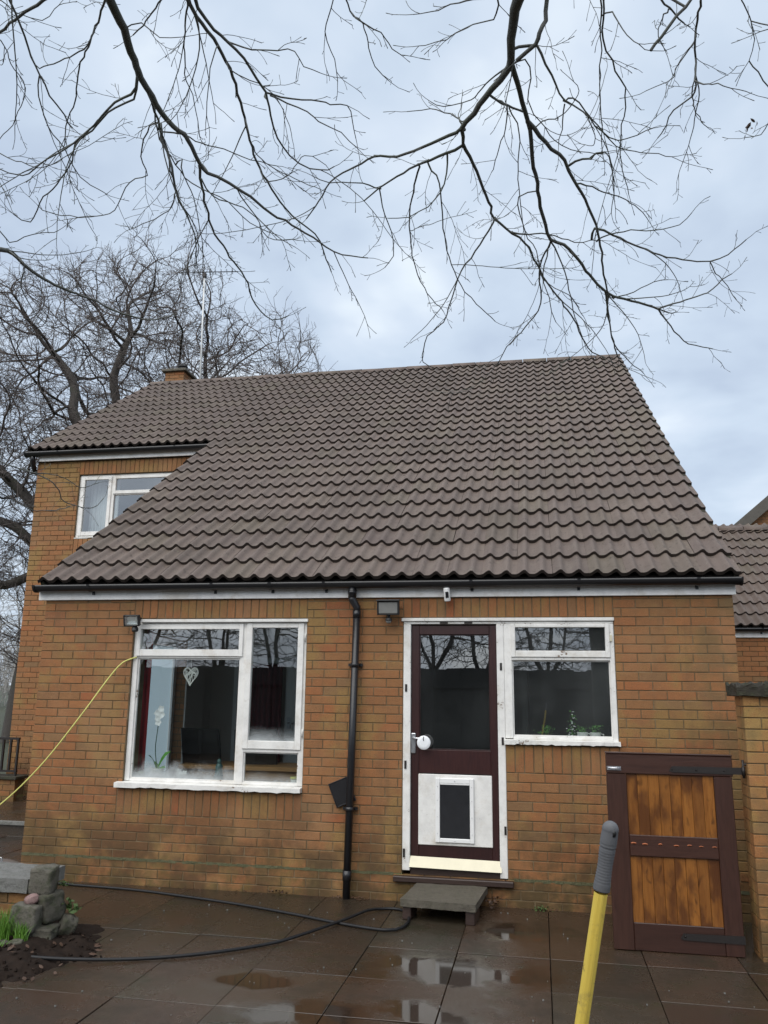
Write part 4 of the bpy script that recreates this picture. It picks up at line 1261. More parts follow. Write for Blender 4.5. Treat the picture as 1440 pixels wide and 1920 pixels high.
# ================================================================ planter wall, stones, soil, plants on the left
lw = thing('planter_wall', 'low brick planter wall with flat grey coping at the left edge', 'wall', (-3.9, -1.45, G))
put('wall', MB().box(-4.6, -3.54, -1.642, -1.27, G - .1, .10), M['mortar'], lw)
for k in range(4):
    z0 = G + .005 + k * .075
    xs = [-4.62 + (.11 if k % 2 else 0) + i * .2225 for i in range(6)] + [-3.532]
    for a, b in zip(xs[:-1], xs[1:]):
        if b - a > .04: put('brick', MB().brick(a + .004, b - .004, z0, z0 + .066, -1.65, .1), M['brick'], lw)
put('coping_stone', rough_block(-4.62, -3.98, -1.69, -1.235, .105, .195, (14, 12, 3), .004, 21), M['coping'], lw)
put('coping_stone', rough_block(-3.97, -3.455, -1.69, -1.235, .105, .195, (14, 12, 3), .004, 22), M['coping'], lw)

def rock(size, seed, sub=4, box=.55, amp=.16):
    import bmesh
    bm = bmesh.new(); bmesh.ops.create_cube(bm, size=2)
    bmesh.ops.subdivide_edges(bm, edges=bm.edges[:], cuts=7, use_grid_fill=True)
    for v in bm.verts:
        d = v.co.normalized(); c = v.co.copy()
        p = d * 1.25 * (1 - box) + c * box
        nz = mathutils.noise.noise(p * 1.1 + Vector((seed * 3.1, 0, 0))) * amp + mathutils.noise.noise(p * 3.2 + Vector((seed * 1.7, 9, 0))) * amp * .6 + mathutils.noise.noise(p * 8 + Vector((seed, 4, 0))) * amp * .4 + mathutils.noise.noise(p * 17 + Vector((seed, 4, 7))) * amp * .2
        p += d * nz
        v.co = Vector((p.x * size[0] / 2, p.y * size[1] / 2, p.z * size[2] / 2))
    me = bpy.data.meshes.new('rock'); bm.to_mesh(me); bm.free()
    for po in me.polygons: po.use_smooth = True
    return me
def stone(label, loc, size, rot, mat, seed, box=.8, amp=.13):
    me = rock(size, seed, box=box, amp=amp); me.materials.append(mat)
    o = put('garden_stone', me); o.location = loc; o.rotation_euler = rot
    return tag(o, label, 'stone', 'stones edging the flower bed')
stone('squared pale topped rough stone on top of the stone stack at the bed corner', (-3.365, -1.64, .190), (.150, .15, .165), (.05, .04, .22), M['stone'], 1, .85, .12)
stone('dark rough stone under the topmost stone of the stack', (-3.315, -1.64, .02), (.14, .17, .175), (.1, -.08, -.3), M['stone_dark'], 2, .8, .22)
stone('squared grey stone behind the grass clump at the left, carrying the pink pebble', (-3.385, -1.77, -.02), (.175, .14, .165), (-.04, .05, .12), M['stone'], 3, .85, .12)
stone('pink and white striped pebble resting on a squared grey stone', (-3.375, -1.75, .088), (.080, .062, .055), (.2, -.25, .5), M['stone_pink'], 4, .2, .12)
stone('dark mossy wedge of stone nearest the paving by the flower bed', (-3.195, -1.60, -.12), (.10, .11, .16), (.3, .35, .7), M['stone_dark'], 5, .6, .28)
stone('small flat grey stone lying in the soil below the grass', (-3.345, -1.93, -.145), (.085, .075, .06), (.1, -.1, .5), M['stone'], 6, .6, .25)
stone('smallest stone half buried at the far left of the bed', (-3.43, -1.95, -.145), (.08, .07, .055), (.1, .1, -.4), M['stone_dark'], 8, .5, .25)
stone('broad dark stone at ground level at the bottom of the stack', (-3.30, -1.72, -.13), (.19, .17, .11), (.0, .08, .2), M['stone_dark'], 7, .7, .22)

# soil mound
def mound(name, x0, x1, y0, y1, nx, ny, height, mat, seed):
    vs = []; 
    for j in range(ny + 1):
        for i in range(nx + 1):
            x = x0 + (x1 - x0) * i / nx; y = y0 + (y1 - y0) * j / ny
            vs.append((x, y, height(x, y)))
    fs = [(j * (nx + 1) + i, j * (nx + 1) + i + 1, (j + 1) * (nx + 1) + i + 1, (j + 1) * (nx + 1) + i) for j in range(ny) for i in range(nx)]
    mb = MB().add(vs, fs, 0, smooth=True)
    return put(name, mb, mat)
def soil_h(x, y):
    nz = mathutils.noise.noise(Vector((x * 5, y * 5, 1)))
    edge = -2.86 + .25 * nz + .1 * mathutils.noise.noise(Vector((x * 14, y * 14, 2))) - max(0, (-2.0 - y)) * .55 - max(0, y + 1.62) * .9
    d = (edge - x)
    fine = mathutils.noise.noise(Vector((x * 30, y * 30, 3))) * .012 + mathutils.noise.noise(Vector((x * 75, y * 75, 3))) * .007
    return G - .02 + min(.095, max(-.02, d * .19 + .015)) + (fine if d > -.05 else 0)
tag(mound('soil', -5.2, -2.5, -3.2, -1.2, 130, 95, soil_h, M['soil'], 1), kind='stuff')
cr = MB()
for i in range(420):
    x = random.uniform(-4.2, -2.78); y = random.uniform(-2.5, -1.5)
    if soil_h(x, y) < G - .012 and random.random() < .8: continue
    s = random.uniform(.004, .014); z = soil_h(x, y) + s * .3
    m4 = Matrix.Translation((x, y, z)) @ Euler((random.random() * 3, random.random() * 3, random.random() * 3)).to_matrix().to_4x4()
    cr.box(-s, s, -s * .8, s * .8, -s * .6, s * .6, mat=m4)
tag(put('soil_crumbs', cr, M['soil']), kind='stuff')
lf = MB()
def leaf_at(x, y, z, s, flat=.5):
    m4 = Matrix.Translation((x, y, z)) @ Euler((random.uniform(-flat, flat), random.uniform(-flat, flat), random.random() * 6.28)).to_matrix().to_4x4()
    q = [(-1, 0, 0), (-.4, .42, .12), (.3, .45, .05), (1, 0, .18), (.3, -.45, .1), (-.4, -.4, 0)]
    lf.add([tuple(m4 @ Vector((a * s, b * s, c * s))) for a, b, c in q], [(0, 1, 4, 5), (1, 2, 4), (2, 3, 4)])
    lf.f.pop(); lf.r.pop(); lf.e.pop(); lf.sm.pop()
    lf.f.append(tuple(len(lf.v) - 6 + k for k in (2, 3, 4))); lf.r.append(0); lf.e.append(0); lf.sm.append(False)
for i in range(80):
    x = random.uniform(-3.9, -2.85); y = random.uniform(-2.35, -1.5); leaf_at(x, y, max(soil_h(x, y), G) + .012, random.uniform(.012, .03))
for i in range(60):
    x = random.choice([random.uniform(-4.2, -1.2), random.uniform(-.4, 1.2)]); leaf_at(x, -.05 - abs(random.gauss(0, .03)), G + .010, random.uniform(.008, .02), .3)
for i in range(46): leaf_at(-.40 + random.gauss(0, .035), -.10 + random.gauss(0, .05), G + .012 + random.random() * .07, random.uniform(.010, .022), .9)
for i in range(40): leaf_at(-1.62 + random.gauss(0, .09), -.06 + random.gauss(0, .03), G + .012, random.uniform(.008, .018), .6)
for i in range(26): leaf_at(-2.2 + random.gauss(0, .05), -.06 + random.gauss(0, .02), G + .012 + random.random() * .02, random.uniform(.010, .020), .8)
for i in range(45): leaf_at(random.uniform(-2.8, 2.2), random.uniform(-3.2, -.3), G + .007, random.uniform(.004, .009), .2)
tag(put('fallen_leaves', lf, M['leaf']), kind='stuff')
pb = MB()
for i in range(90):
    x = random.uniform(-3.4, 2.0); y = random.uniform(-3.0, -.1); s = random.uniform(.002, .005)
    pb.box(x - s, x + s, y - s, y + s, G + .003, G + .006 + s)
tag(put('grit', pb, M['coping']), kind='stuff')
def blades(x, y, n, h, spread, mat, name, label, cat, group=None, lean_=.25, w=.004):
    mb = MB(); z0 = soil_h(x, y) - .01
    for i in range(n):
        a = random.random() * 6.28; r = spread * math.sqrt(random.random())
        bx_, by_ = x + r * math.cos(a), y + r * math.sin(a)
        hh_ = h * random.uniform(.55, 1.1); ln = random.gauss(0, lean_) * hh_; ln2 = random.gauss(0, lean_) * hh_
        an = random.random() * 3.14; dx, dy = math.cos(an) * w, math.sin(an) * w
        vs = []
        for t in (0, .35, .7, 1):
            k = t * t; ww = (1 - t * .85)
            cx_, cy_, cz_ = bx_ + ln * k, by_ + ln2 * k, z0 + hh_ * t * (1 - .12 * t)
            vs += [(cx_ - dx * ww, cy_ - dy * ww, cz_), (cx_ + dx * ww, cy_ + dy * ww, cz_)]
        mb.add(vs, [(0, 1, 3, 2), (2, 3, 5, 4), (4, 5, 7, 6)])
    return tag(put(name, mb, mat), label, cat, group)
blades(-3.475, -1.87, 190, .20, .075, M['grass'], 'grass_clump', 'taller bright green grass clump cut by the left edge of the photo', 'plant', 'grass clumps in the bed')
blades(-3.345, -1.875, 90, .125, .040, M['grass'], 'grass_clump', 'smaller bright green grass clump in front of the squared stone', 'plant', 'grass clumps in the bed')
blades(-3.42, -2.03, 60, .05, .06, M['grass'], 'grass_clump', 'lowest short green tuft beside the hose at the left', 'plant', 'grass clumps in the bed', .5)
def weed(x, y, z, n, s, label):
    mb = MB()
    mb.tube([(x, y, z - .01), (x + s * .2, y - .005, z + s * .6), (x - s * .1, y - .01, z + s * 1.2)], s * .12, 5)
    for i in range(n):
        m4 = Matrix.Translation((x + random.gauss(0, s * .8), y - abs(random.gauss(0, s * .4)), z + abs(random.gauss(0, s * .5)))) @ Euler((random.uniform(-.8, .8), random.uniform(-.8, .8), random.random() * 6.28)).to_matrix().to_4x4()
        k = s * random.uniform(.25, .5)
        mb.add([tuple(m4 @ Vector(q_)) for q_ in ((-k, 0, 0), (0, k * .5, k * .2), (k, 0, 0), (0, -k * .5, 0))], [(0, 1, 2, 3)])
    return tag(put('weed', mb, M['moss']), label, 'plant', 'weeds at the foot of the wall')
weed(-.02 - .0, -.06, G, 60, .034, 'small dark weed at the wall foot between doorstep and gate')
weed(-3.21, -1.55, -.02, 60, .06, 'mossy weed growing behind the stone stack')
weed(-3.27, -1.55, .14, 50, .028, 'green weed beside the topmost stone of the stack')
weed(1.30, -.3, G, 30, .05, 'weed in the dark corner behind the gate and the garden wall')
ml = thing('metal_lid', 'round galvanised metal lid behind the grey coping at the left edge', 'lid', (-4.43, -.62, G))
put('lid', MB().lathe([(.02, .27), (.10, .262), (.17, .235), (.20, .20), (.205, .19), (.195, .0), (.02, 0)], (-4.43, -.62, G), 28), M['galv'], ml)
put('lid_handle', MB().tube([(-4.47, -.62, G + .262), (-4.46, -.62, G + .29), (-4.40, -.62, G + .29), (-4.39, -.62, G + .262)], .006, 6), M['galv'], ml)

rw_ = thing('terrace_wall', 'low dark brick wall under the black railing in the far left passage', 'wall', (-8.0, 3.35, G))
put('wall', MB().box(-9.5, -6.99, 3.308, 3.52, G - .1, .22), M['mortar'], rw_)
tb = MB()
for (a, b, c, d) in rows(-9.5, -6.985, -2, 3, [], .225, .2225): tb.brick(a, b, c, d, 3.30)
tag(put('brickwork', tb, M['brick'], rw_), kind='stuff')
put('coping_stone', MB().box(-9.5, -6.955, 3.26, 3.55, .222, .262), M['coping_dark'], rw_, bevel=.006)
rl = thing('railing', 'black metal railing panel on the low wall at the left edge', 'railing', (-8.2, 3.4, .262))
put('rail', MB().box(-9.4, -7.03, 3.36, 3.40, .735, .765), M['iron'], rl)
put('rail', MB().box(-9.4, -7.03, 3.36, 3.40, .31, .335), M['iron'], rl)
for i in range(22): put('baluster', MB().box(-7.06 - i * .11, -7.035 - i * .11, 3.365, 3.395, .335 if i else .262, .735), M['iron'], rl)

# ================================================================ things on the inner sills and in the rooms
ht = thing('heart_ornament', 'white woven wicker heart hanging in the large window', 'ornament', (-3.165, .13, 1.58))
def heart(t):
    x = 16 * math.sin(t) ** 3; y = 13 * math.cos(t) - 5 * math.cos(2 * t) - 2 * math.cos(3 * t) - math.cos(4 * t)
    return (-3.165 + x * .0044, 1.582 + (y + 2.5) * (.0062 if y < 0 else .0052))
hm = MB()
loop = [heart(2 * math.pi * i / 36) for i in range(37)]
hm.tube([(x, .13, z) for x, z in loop], .006, 6, cap=False)
for i in range(34):
    a, b = heart(random.random() * 6.28), heart(random.random() * 6.28)
    hm.tube([(a[0], .125 + random.uniform(-.006, .006), a[1]), ((a[0] + b[0]) / 2, .118, (a[1] + b[1]) / 2), (b[0], .125 + random.uniform(-.006, .006), b[1])], .0028, 5, cap=False)
put('woven_heart', hm, M['wicker'], ht)
put('ribbon', MB().tube([(-3.165, .13, 1.655), (-3.166, .12, 1.76)], .003, 5), M['wicker'], ht)
ZS = .641
orc = thing('orchid', 'white orchid with green leaves in a white pot on the window sill', 'plant', (-3.475, .21, ZS))
put('pot', MB().lathe([(.045, 0), (.062, .10), (.066, .11), (.058, .11), (.05, .09)], (-3.475, .21, ZS), 18), M['china'], orc)
stem = catmull([(-3.475, .21, ZS + .1), (-3.50, .2, ZS + .28), (-3.49, .2, ZS + .45), (-3.475, .19, ZS + .58), (-3.45, .18, ZS + .66)], .04)
put('stem', MB().tube(stem, .004, 6), M['green_dark'], orc)
lm = MB()
for a, ln, hh_ in ((.3, .12, .16), (1.9, .13, .06), (-.8, .14, .02), (2.8, .11, .12)):
    vs = []
    for t in (0, .3, .6, 1.0):
        w_ = .03 * math.sin(math.pi * min(.98, t * .85 + .12)); cx_, cz_ = ln * t, hh_ * t * (2 - t) 
        for s in (-1, 1): vs.append((-3.475 + cx_ * math.cos(a) - s * w_ * math.sin(a), .21 + cx_ * math.sin(a) * .4 + s * w_ * math.cos(a) * .4, ZS + .10 + cz_ + s * w_ * .6))
    lm.add(vs, [(0, 1, 3, 2), (2, 3, 5, 4), (4, 5, 7, 6)], smooth=True)
lo = put('leaf', lm, M['green_leaf'], orc)
fm = MB()
for (dx, dz) in ((-.015, .60), (.02, .64), (-.005, .56), (.03, .59), (.0, .52)):
    for k in range(5):
        a = k * 1.2566 + dx * 40; r = .028
        cx_, cz_ = -3.47 + dx + math.cos(a) * r * .7, ZS + dz + math.sin(a) * r * .7
        fm.add([(-3.47 + dx, .165, ZS + dz), (cx_ - math.sin(a) * .018, .16, cz_ + math.cos(a) * .018), (cx_ + math.cos(a) * .016, .155, cz_ + math.sin(a) * .016), (cx_ + math.sin(a) * .018, .16, cz_ - math.cos(a) * .018)], [(0, 1, 2, 3)], 0)
put('flower', fm, M['petal'], orc)
bd = thing('bird_ornament', 'small white bird ornament on the sill right of the orchid', 'ornament', (-3.24, .2, ZS))
put('body', MB().lathe([(.004, 0), (.02, .005), (.018, .03), (.030, .05), (.030, .07), (.012, .088), (.004, .09)], (-3.24, .2, ZS), 12), M['china'], bd)
put('head', MB().lathe([(.003, .0), (.014, .008), (.014, .02), (.003, .03)], (-3.262, .2, ZS + .085), 10), M['china'], bd)
put('tail', MB().box(-3.215, -3.18, .194, .206, ZS + .065, ZS + .095), M['china'], bd)
fg = thing('figurine', 'dark teal figurine on the sill in front of the chairs', 'ornament', (-2.87, .2, ZS))
put('body', MB().lathe([(.045, 0), (.047, .02), (.036, .08), (.030, .12), (.034, .14), (.022, .165), (.010, .175)], (-2.87, .2, ZS), 14), M['teal'], fg)
put('head', MB().lathe([(.004, .165), (.019, .175), (.021, .19), (.012, .205), (.003, .21)], (-2.87, .2, ZS), 12), M['teal'], fg)
for i, (x, lab, mt) in enumerate(((-3.63, 'small glass jar with pale green lid at the left end of the sill', 'grass'), (-2.16, 'small jar with yellow lid behind the low right pane', 'jar'))):
    jr = thing('jar', lab, 'jar', (x, .2, ZS), group='jars on the window sill')
    put('jar_body', MB().lathe([(.030, 0), (.034, .01), (.034, .05), (.028, .056)], (x, .2, ZS), 14), M['china'], jr)
    put('lid', MB().lathe([(.037, .056), (.037, .072), (.034, .075)], (x, .2, ZS), 14), M[mt], jr)
def dchair(x, y, rz, label):
    t = thing('dining_chair', label, 'chair', (x, y, -.02), (0, 0, rz), 'dining chairs in the front room')
    put('seat', MB().box(-.22, .22, -.22, .2, .42, .50), M['leather'], t, True, .03, seg=2)
    b_ = MB(); vs = []
    for z, yy in ((.46, .19), (.8, .225), (1.10, .29)):
        for xx, dy in ((-.215, .0), (0, .02), (.215, .0)): vs.append((xx, yy + dy, z))
    vs += [(a, b + .05, c) for a, b, c in vs]
    n9 = 9
    fs = [(0, 1, 4, 3), (1, 2, 5, 4), (3, 4, 7, 6), (4, 5, 8, 7)]
    fs += [tuple(i + n9 for i in reversed(f)) for f in fs] + [(6, 7, 16, 15), (7, 8, 17, 16), (0, 3, 12, 9), (3, 6, 15, 12), (2, 11, 14, 5), (5, 14, 17, 8)]
    put('backrest', b_.add(vs, fs), M['leather'], t, True, .012)
    for sx in (-.19, .19):
        for sy in (-.19, .19): put('leg', MB().box(sx - .018, sx + .018, sy - .018, sy + .018, 0, .42), M['oak_wood'], t, True)
dchair(-3.30, 1.15, math.radians(172), 'left black leather dining chair seen through the large window')
dchair(-2.82, 1.2, math.radians(188), 'right black leather dining chair seen through the large window')
tbm = thing('dining_table', 'oak dining table edge seen low through the large window', 'table', (-2.9, .95, -.02))
put('tabletop', MB().box(-3.5, -2.15, .72, 1.22, .70, .74), M['oak_wood'], tbm, bevel=.004)
put('apron', MB().box(-3.42, -2.23, .76, .785, .56, .70), M['oak_wood'], tbm)
for sx in (-3.45, -2.26):
    for sy in (.76, 1.12): put('leg', MB().box(sx, sx + .06, sy, sy + .06, -.02, .70), M['oak_wood'], tbm)
def potted(x, label, kind, s=1.0):
    y, z = .155, 1.089
    t = thing('potted_plant', label, 'plant', (x, y, z), group='pot plants on the kitchen window sill')
    if kind == 'terracotta':
        put('pot', MB().lathe([(.035, 0), (.046, .03), (.05, .035), (.042, .035)], (x, y, z), 14), M['terracotta'], t); h0 = .035
    elif kind == 'cup':
        put('pot', MB().lathe([(.034, 0), (.038, .01), (.046, .06), (.048, .065), (.042, .064)], (x, y, z), 16), M['china'], t); h0 = .065
        put('handle', MB().tube([(x + .043, y, z + .055), (x + .066, y, z + .05), (x + .064, y, z + .025), (x + .039, y, z + .018)], .005, 6), M['china'], t)
    else:
        put('pot', MB().lathe([(.03, 0), (.036, .03), (.034, .035)], (x, y, z), 12), M['black_matt'], t); h0 = .035
    mb = MB(); fl = MB()
    for i in range(90):
        a = random.random() * 6.28; r = abs(random.gauss(0, .036)) * s; hh_ = h0 + random.random() * .07 * s
        if kind == 'flower': hh_ = h0 + random.random() ** 1.5 * .20; r *= 1.15 - hh_ * 3
        m4 = Matrix.Translation((x + r * math.cos(a), y + r * math.sin(a) * .7, z + hh_)) @ Euler((random.uniform(-.9, .9), random.uniform(-.9, .9), random.random() * 6.28)).to_matrix().to_4x4()
        k = random.uniform(.008, .015)
        (fl if kind == 'flower' and i % 3 == 0 else mb).add([tuple(m4 @ Vector(q_)) for q_ in ((-k, 0, 0), (0, k * .6, k * .2), (k, 0, 0), (0, -k * .6, 0))], [(0, 1, 2, 3)])
    tag(put('foliage', mb, M['green_leaf'], t), kind='stuff')
    if fl.f: tag(put('flowers', fl, M['petal'], t), kind='stuff')
potted(.055, 'bright green leafy plant in a small terracotta pot on the kitchen sill', 'terracotta', 1.1)
potted(.262, 'tall plant with small white flowers on the kitchen sill', 'flower')
potted(.345, 'left of two white cups planted with greenery on the kitchen sill', 'cup', .6)
potted(.452, 'right of two white cups planted with greenery on the kitchen sill', 'cup', .8)
dk = thing('white_disc', 'round white plastic disc hanging on the back door handle', 'tag', (-.975, -.03, 1.05))
put('disc', MB().lathe([(.03, -.046), (.055, -.045), (.058, -.042), (.055, -.040)], (-.968, 0, 1.05), 26, 'Y'), M['paper'], dk)
put('cord', MB().tube([(-.968, -.045, 1.10), (-.972, -.050, 1.082), (-.968, -.047, 1.065)], .003, 5), M['iron'], dk)

# ================================================================ trees
def colonize(attr, paths, step=.34, infl=3.2, kill=.55, iters=90, up=.08, jit=.25, seed=1):
    rs = np.random.RandomState(seed)
    nodes = []; par = []
    for P in paths:                      # each path: list of points; first point attaches to nearest node
        pts = catmull(P, step)
        if not nodes: last = -1
        else:
            d = np.linalg.norm(np.array(nodes) - pts[0], axis=1); last = int(d.argmin())
            if d[last] < step * .8: pts = pts[1:]
        for q in pts:
            nodes.append(np.array(q) + rs.normal(0, .03, 3)); par.append(last); last = len(nodes) - 1
    A = np.array(attr); alive = np.ones(len(A), bool)
    fresh = 0
    best = np.full(len(A), 1e9); bi = np.zeros(len(A), int)
    for it in range(iters):
        N = np.array(nodes[fresh:])
        kd = kdtree.KDTree(len(N))
        for i, q in enumerate(N): kd.insert(q, i)
        kd.balance()
        idx = np.nonzero(alive)[0]
        for a in idx:
            co, i, d = kd.find(A[a])
            if d < best[a]: best[a] = d; bi[a] = fresh + i
        fresh = len(nodes)
        alive &= best > kill
        act = np.nonzero(alive & (best < infl))[0]
        if len(act) == 0: break
        dirs = {}
        for a in act:
            v = A[a] - nodes[bi[a]]; v /= np.linalg.norm(v) + 1e-9
            dirs.setdefault(bi[a], []).append(v)
        for i, vs in dirs.items():
            v = np.sum(vs, 0); v /= np.linalg.norm(v) + 1e-9
            v = v + rs.normal(0, jit, 3); v[2] += up; v /= np.linalg.norm(v) + 1e-9
            nodes.append(nodes[i] + v * step * rs.uniform(.8, 1.15)); par.append(i)
    return np.array(nodes), np.array(par)

def skeleton(nodes, par, tip=.009, ex=2.25):
    n = len(nodes); kids = [[] for _ in range(n)]
    for i, q in enumerate(par):
        if q >= 0: kids[q].append(i)
    r = np.zeros(n)
    for i in range(n - 1, -1, -1):
        r[i] = (sum(r[c] ** ex for c in kids[i])) ** (1 / ex) if kids[i] else tip
    # children can have lower index than parents only inside seeded paths, so repeat once
    return kids, r

def twig_spray(T, rs, p, d, length, rad, depth=1, droop=0.0, n=3):
    """a crooked twig with side spurs"""
    k = 5; P = [np.array(p, float)]; v = np.array(d, float); v /= np.linalg.norm(v) + 1e-9
    bend = rs.normal(0, .22, 3)
    for i in range(k - 1):
        v = v + rs.normal(0, .13, 3) + bend * .25; v[2] -= droop; v /= np.linalg.norm(v)
        P.append(P[-1] + v * length / (k - 1))
    R = np.linspace(rad, rad * .55, k)
    T.add(P, R, n)
    if depth > 0:
        m = rs.randint(2, 5)
        for j in range(m):
            i = rs.randint(1, k)
            s = P[i] - P[i - 1]; s /= np.linalg.norm(s) + 1e-9
            side = np.cross(s, rs.normal(0, 1, 3)); side /= np.linalg.norm(side) + 1e-9
            twig_spray(T, rs, P[i] if i < k - 1 else P[i] , s * .75 + side * rs.uniform(.5, 1.0), length * rs.uniform(.25, .55), rad * .62, depth - 1, droop, n)
    return P

def shell_points(ells, n, seed, inner=.45):
    rs = np.random.RandomState(seed); out = []
    vol = np.array([e[1][0] * e[1][1] * e[1][2] for e in ells]); pr = vol / vol.sum()
    while len(out) < n:
        e = ells[rs.choice(len(ells), p=pr)]
        v = rs.normal(0, 1, 3); v /= np.linalg.norm(v)
        rr = (inner ** 3 + (1 - inner ** 3) * rs.random_sample()) ** (1 / 3)
        p = np.array(e[0]) + v * rr * np.array(e[1]) * (1 + .13 * math.sin(5 * v[0] + 3 * v[1]) + .1 * math.sin(9 * v[2] + 4 * v[0]))
        if p[2] > 1.5: out.append(p)
    return out

def build_tree(name, label, ells, natt, paths, base, seed, twig_mat, bark, tip=.010, group=None, twig_len=.6, twig_r=.0075, ex=2.25, step=.34, per=2, kill=.55, jit=.25):
    nodes, par = colonize(shell_points(ells, natt, seed), paths, step=step, seed=seed, kill=kill, jit=jit)
    kids, r = skeleton(nodes, par, tip, ex)
    rs = np.random.RandomState(seed + 5)
    big, small = Tubes(), Tubes()
    n = len(nodes); main = [-1] * n
    for i in range(n):
        if kids[i]: main[i] = max(kids[i], key=lambda c: r[c])
    starts = [i for i in range(n) if par[i] < 0] + [c for i in range(n) for c in kids[i] if c != main[i]]
    for s in starts:
        chain = [s] if par[s] < 0 else [par[s], s]
        while main[chain[-1]] >= 0 and (len(chain) == 1 or True):
            nx = main[chain[-1]]
            if nx in chain[-2:]: break
            chain.append(nx)
        P = nodes[chain].copy(); R = r[chain].copy()
        if par[s] >= 0: R[0] = min(R[0], R[1] * 1.25)
        if len(P) > 3: P[1:-1] = .25 * P[:-2] + .5 * P[1:-1] + .25 * P[2:]
        if R.max() > .045 or par[s] < 0:
            k = int((R > .03).sum()); k = min(max(k, 4), len(P) - 1)
            big.add(P[:k + 1], R[:k + 1], 8 if R.max() > .12 else 6)
            if k < len(P) - 1: small.add(P[k:], R[k:], 4)
        else: small.add(P, R, 4)
    for i in range(n):
        if r[i] < .035:
            d = nodes[i] - nodes[par[i]] if par[i] >= 0 else np.array([0, 0, 1.])
            m = per + 1 if not kids[i] else (rs.randint(0, per + 1))
            for q_ in range(m):
                dd = d / (np.linalg.norm(d) + 1e-9) + rs.normal(0, .55, 3)
                twig_spray(small, rs, nodes[i], dd, twig_len * rs.uniform(.5, 1.2), twig_r, 1)
    t = thing(name, label, 'tree', base, group=group)
    put('trunk', big.mesh('trunk', bark), parent=t)
    tag(put('crown', small.mesh('crown', twig_mat), parent=t))
    return t

def unproject(px, py, d):
    mw = cam.matrix_world
    v = mw.to_3x3() @ Vector(((px - 720) / 1524.96, -(py - 960) / 1524.96, -1))
    return tuple(mw.translation + v * d)
OAK_PATHS = [
 [(-13.7, 15.6, -.4), (-13.75, 15.5, 1.5), (-13.9, 15.4, 3.4), (-13.9, 15.3, 4.6), (-13.6, 15.4, 6.0)],
 [(-13.9, 15.3, 4.6), (-14.7, 14.9, 4.7), (-15.6, 14.6, 4.3), (-16.6, 14.3, 4.6), (-17.6, 14, 5.4)],
 [(-13.9, 15.3, 4.7), (-14.9, 14.9, 5.5), (-15.6, 14.7, 6.2), (-16.3, 14.5, 6.4), (-17.4, 14.6, 7.4)],
 [(-13.75, 15.4, 5.4), (-14.6, 14.6, 6.4), (-15.1, 14.3, 7.1), (-15.9, 14.0, 7.9), (-16.6, 13.6, 9.2)],
 [(-13.6, 15.4, 6.0), (-13.1, 15.4, 7.4), (-13.2, 15.2, 8.6), (-12.7, 15.3, 9.5), (-13.0, 15.2, 11.0), (-12.6, 15.4, 12.6)],
 [(-13.1, 15.4, 7.4), (-12.2, 15.6, 8.2), (-11.6, 15.9, 9.4), (-10.8, 15.9, 9.8), (-10.2, 16.1, 11.0)],
 [(-12.2, 15.6, 8.2), (-11.0, 15.3, 8.5), (-10.2, 15.6, 8.9), (-9.2, 15.4, 8.8), (-8.2, 15.7, 9.3)],
 [(-13.2, 15.2, 8.6), (-14.1, 15.0, 9.6), (-14.4, 15.3, 10.8), (-15.2, 15.2, 12.0)],
]
OAK_E = [((-13.4, 15.4, 10.6), (5.2, 4.6, 4.3)), ((-9.2, 15.7, 9.7), (3.7, 3.6, 2.8)), ((-17.2, 14.5, 7.4), (4.4, 4.0, 3.6)), ((-12.5, 15.4, 6.9), (2.6, 2.6, 1.6))]
oak = build_tree('oak_tree', 'large bare oak with dense twiggy crown rising behind the left end of the roof', OAK_E, 7500, OAK_PATHS, (-13.7, 15.6, G), 11, M['twig'], M['bark'], tip=.0115, twig_len=.66, twig_r=.0088, ex=2.02, step=.27, per=3, kill=.38, jit=.24)

# young trees far off on the left, paled to stand in for haze, one mesh pair shared by copies
BE = [((0, 0, 3.6), (1.5, 1.5, 2.6)), ((0, 0, 1.8), (1.3, 1.3, 1.6))]
b0_ = build_tree('far_tree', 'nearest pale leafless young tree at the far left beyond the house wall', BE, 260, [[(0, 0, -.3), (.05, 0, 1.0), (0, .05, 2.4), (.1, 0, 4.0)]], (0, 0, G), 31, M['hazed_bark'], M['hazed_bark'], tip=.008, group='pale young trees far off at the left', twig_len=.5, twig_r=.006, step=.25, per=2)
def copy_tree(src, loc, rz, s, label, group=None):
    r_ = src.copy(); COL.objects.link(r_)
    r_.location = loc; r_.rotation_euler = (0, 0, rz); r_.scale = (s, s, s); r_['label'] = label
    if group: r_['group'] = group
    for c_ in src.children:
        d_ = c_.copy(); COL.objects.link(d_); d_.parent = r_
    return r_
labs = ['second pale young tree from the house corner far off at the left', 'third pale leafless young tree along the left edge', 'fourth pale young tree behind the black railing', 'farthest pale young tree at the left edge']
for (px_, d, s, lb) in ((38, 34, 1.15, None), (8, 36, 1.3, labs[0]), (52, 42, 1.35, labs[1]), (22, 44, 1.5, labs[2]), (-30, 40, 1.3, labs[3])):
    p_ = unproject(px_, 1450, d)
    if lb is None:
        b0_.location = (p_[0], p_[1], G - .05); b0_.scale = (s, s, s)
    else: copy_tree(b0_, (p_[0], p_[1], G - .05), random.random() * 6, s, lb)
pt_ = unproject(16, 1400, 24)
tg = Tubes()
tg.add(catmull([(pt_[0], pt_[1], -.4), (pt_[0] + .1, pt_[1], 1.2), (pt_[0] + .25, pt_[1], 2.4), (pt_[0] + .2, pt_[1] + .3, 4.2)], .3), np.linspace(.26, .14, len(catmull([(pt_[0], pt_[1], -.4), (pt_[0] + .1, pt_[1], 1.2), (pt_[0] + .25, pt_[1], 2.4), (pt_[0] + .2, pt_[1] + .3, 4.2)], .3))), 10)
tt = thing('tree', 'dark mossy tree trunk standing beside the recessed wall at the far left', 'tree', (pt_[0], pt_[1], G))
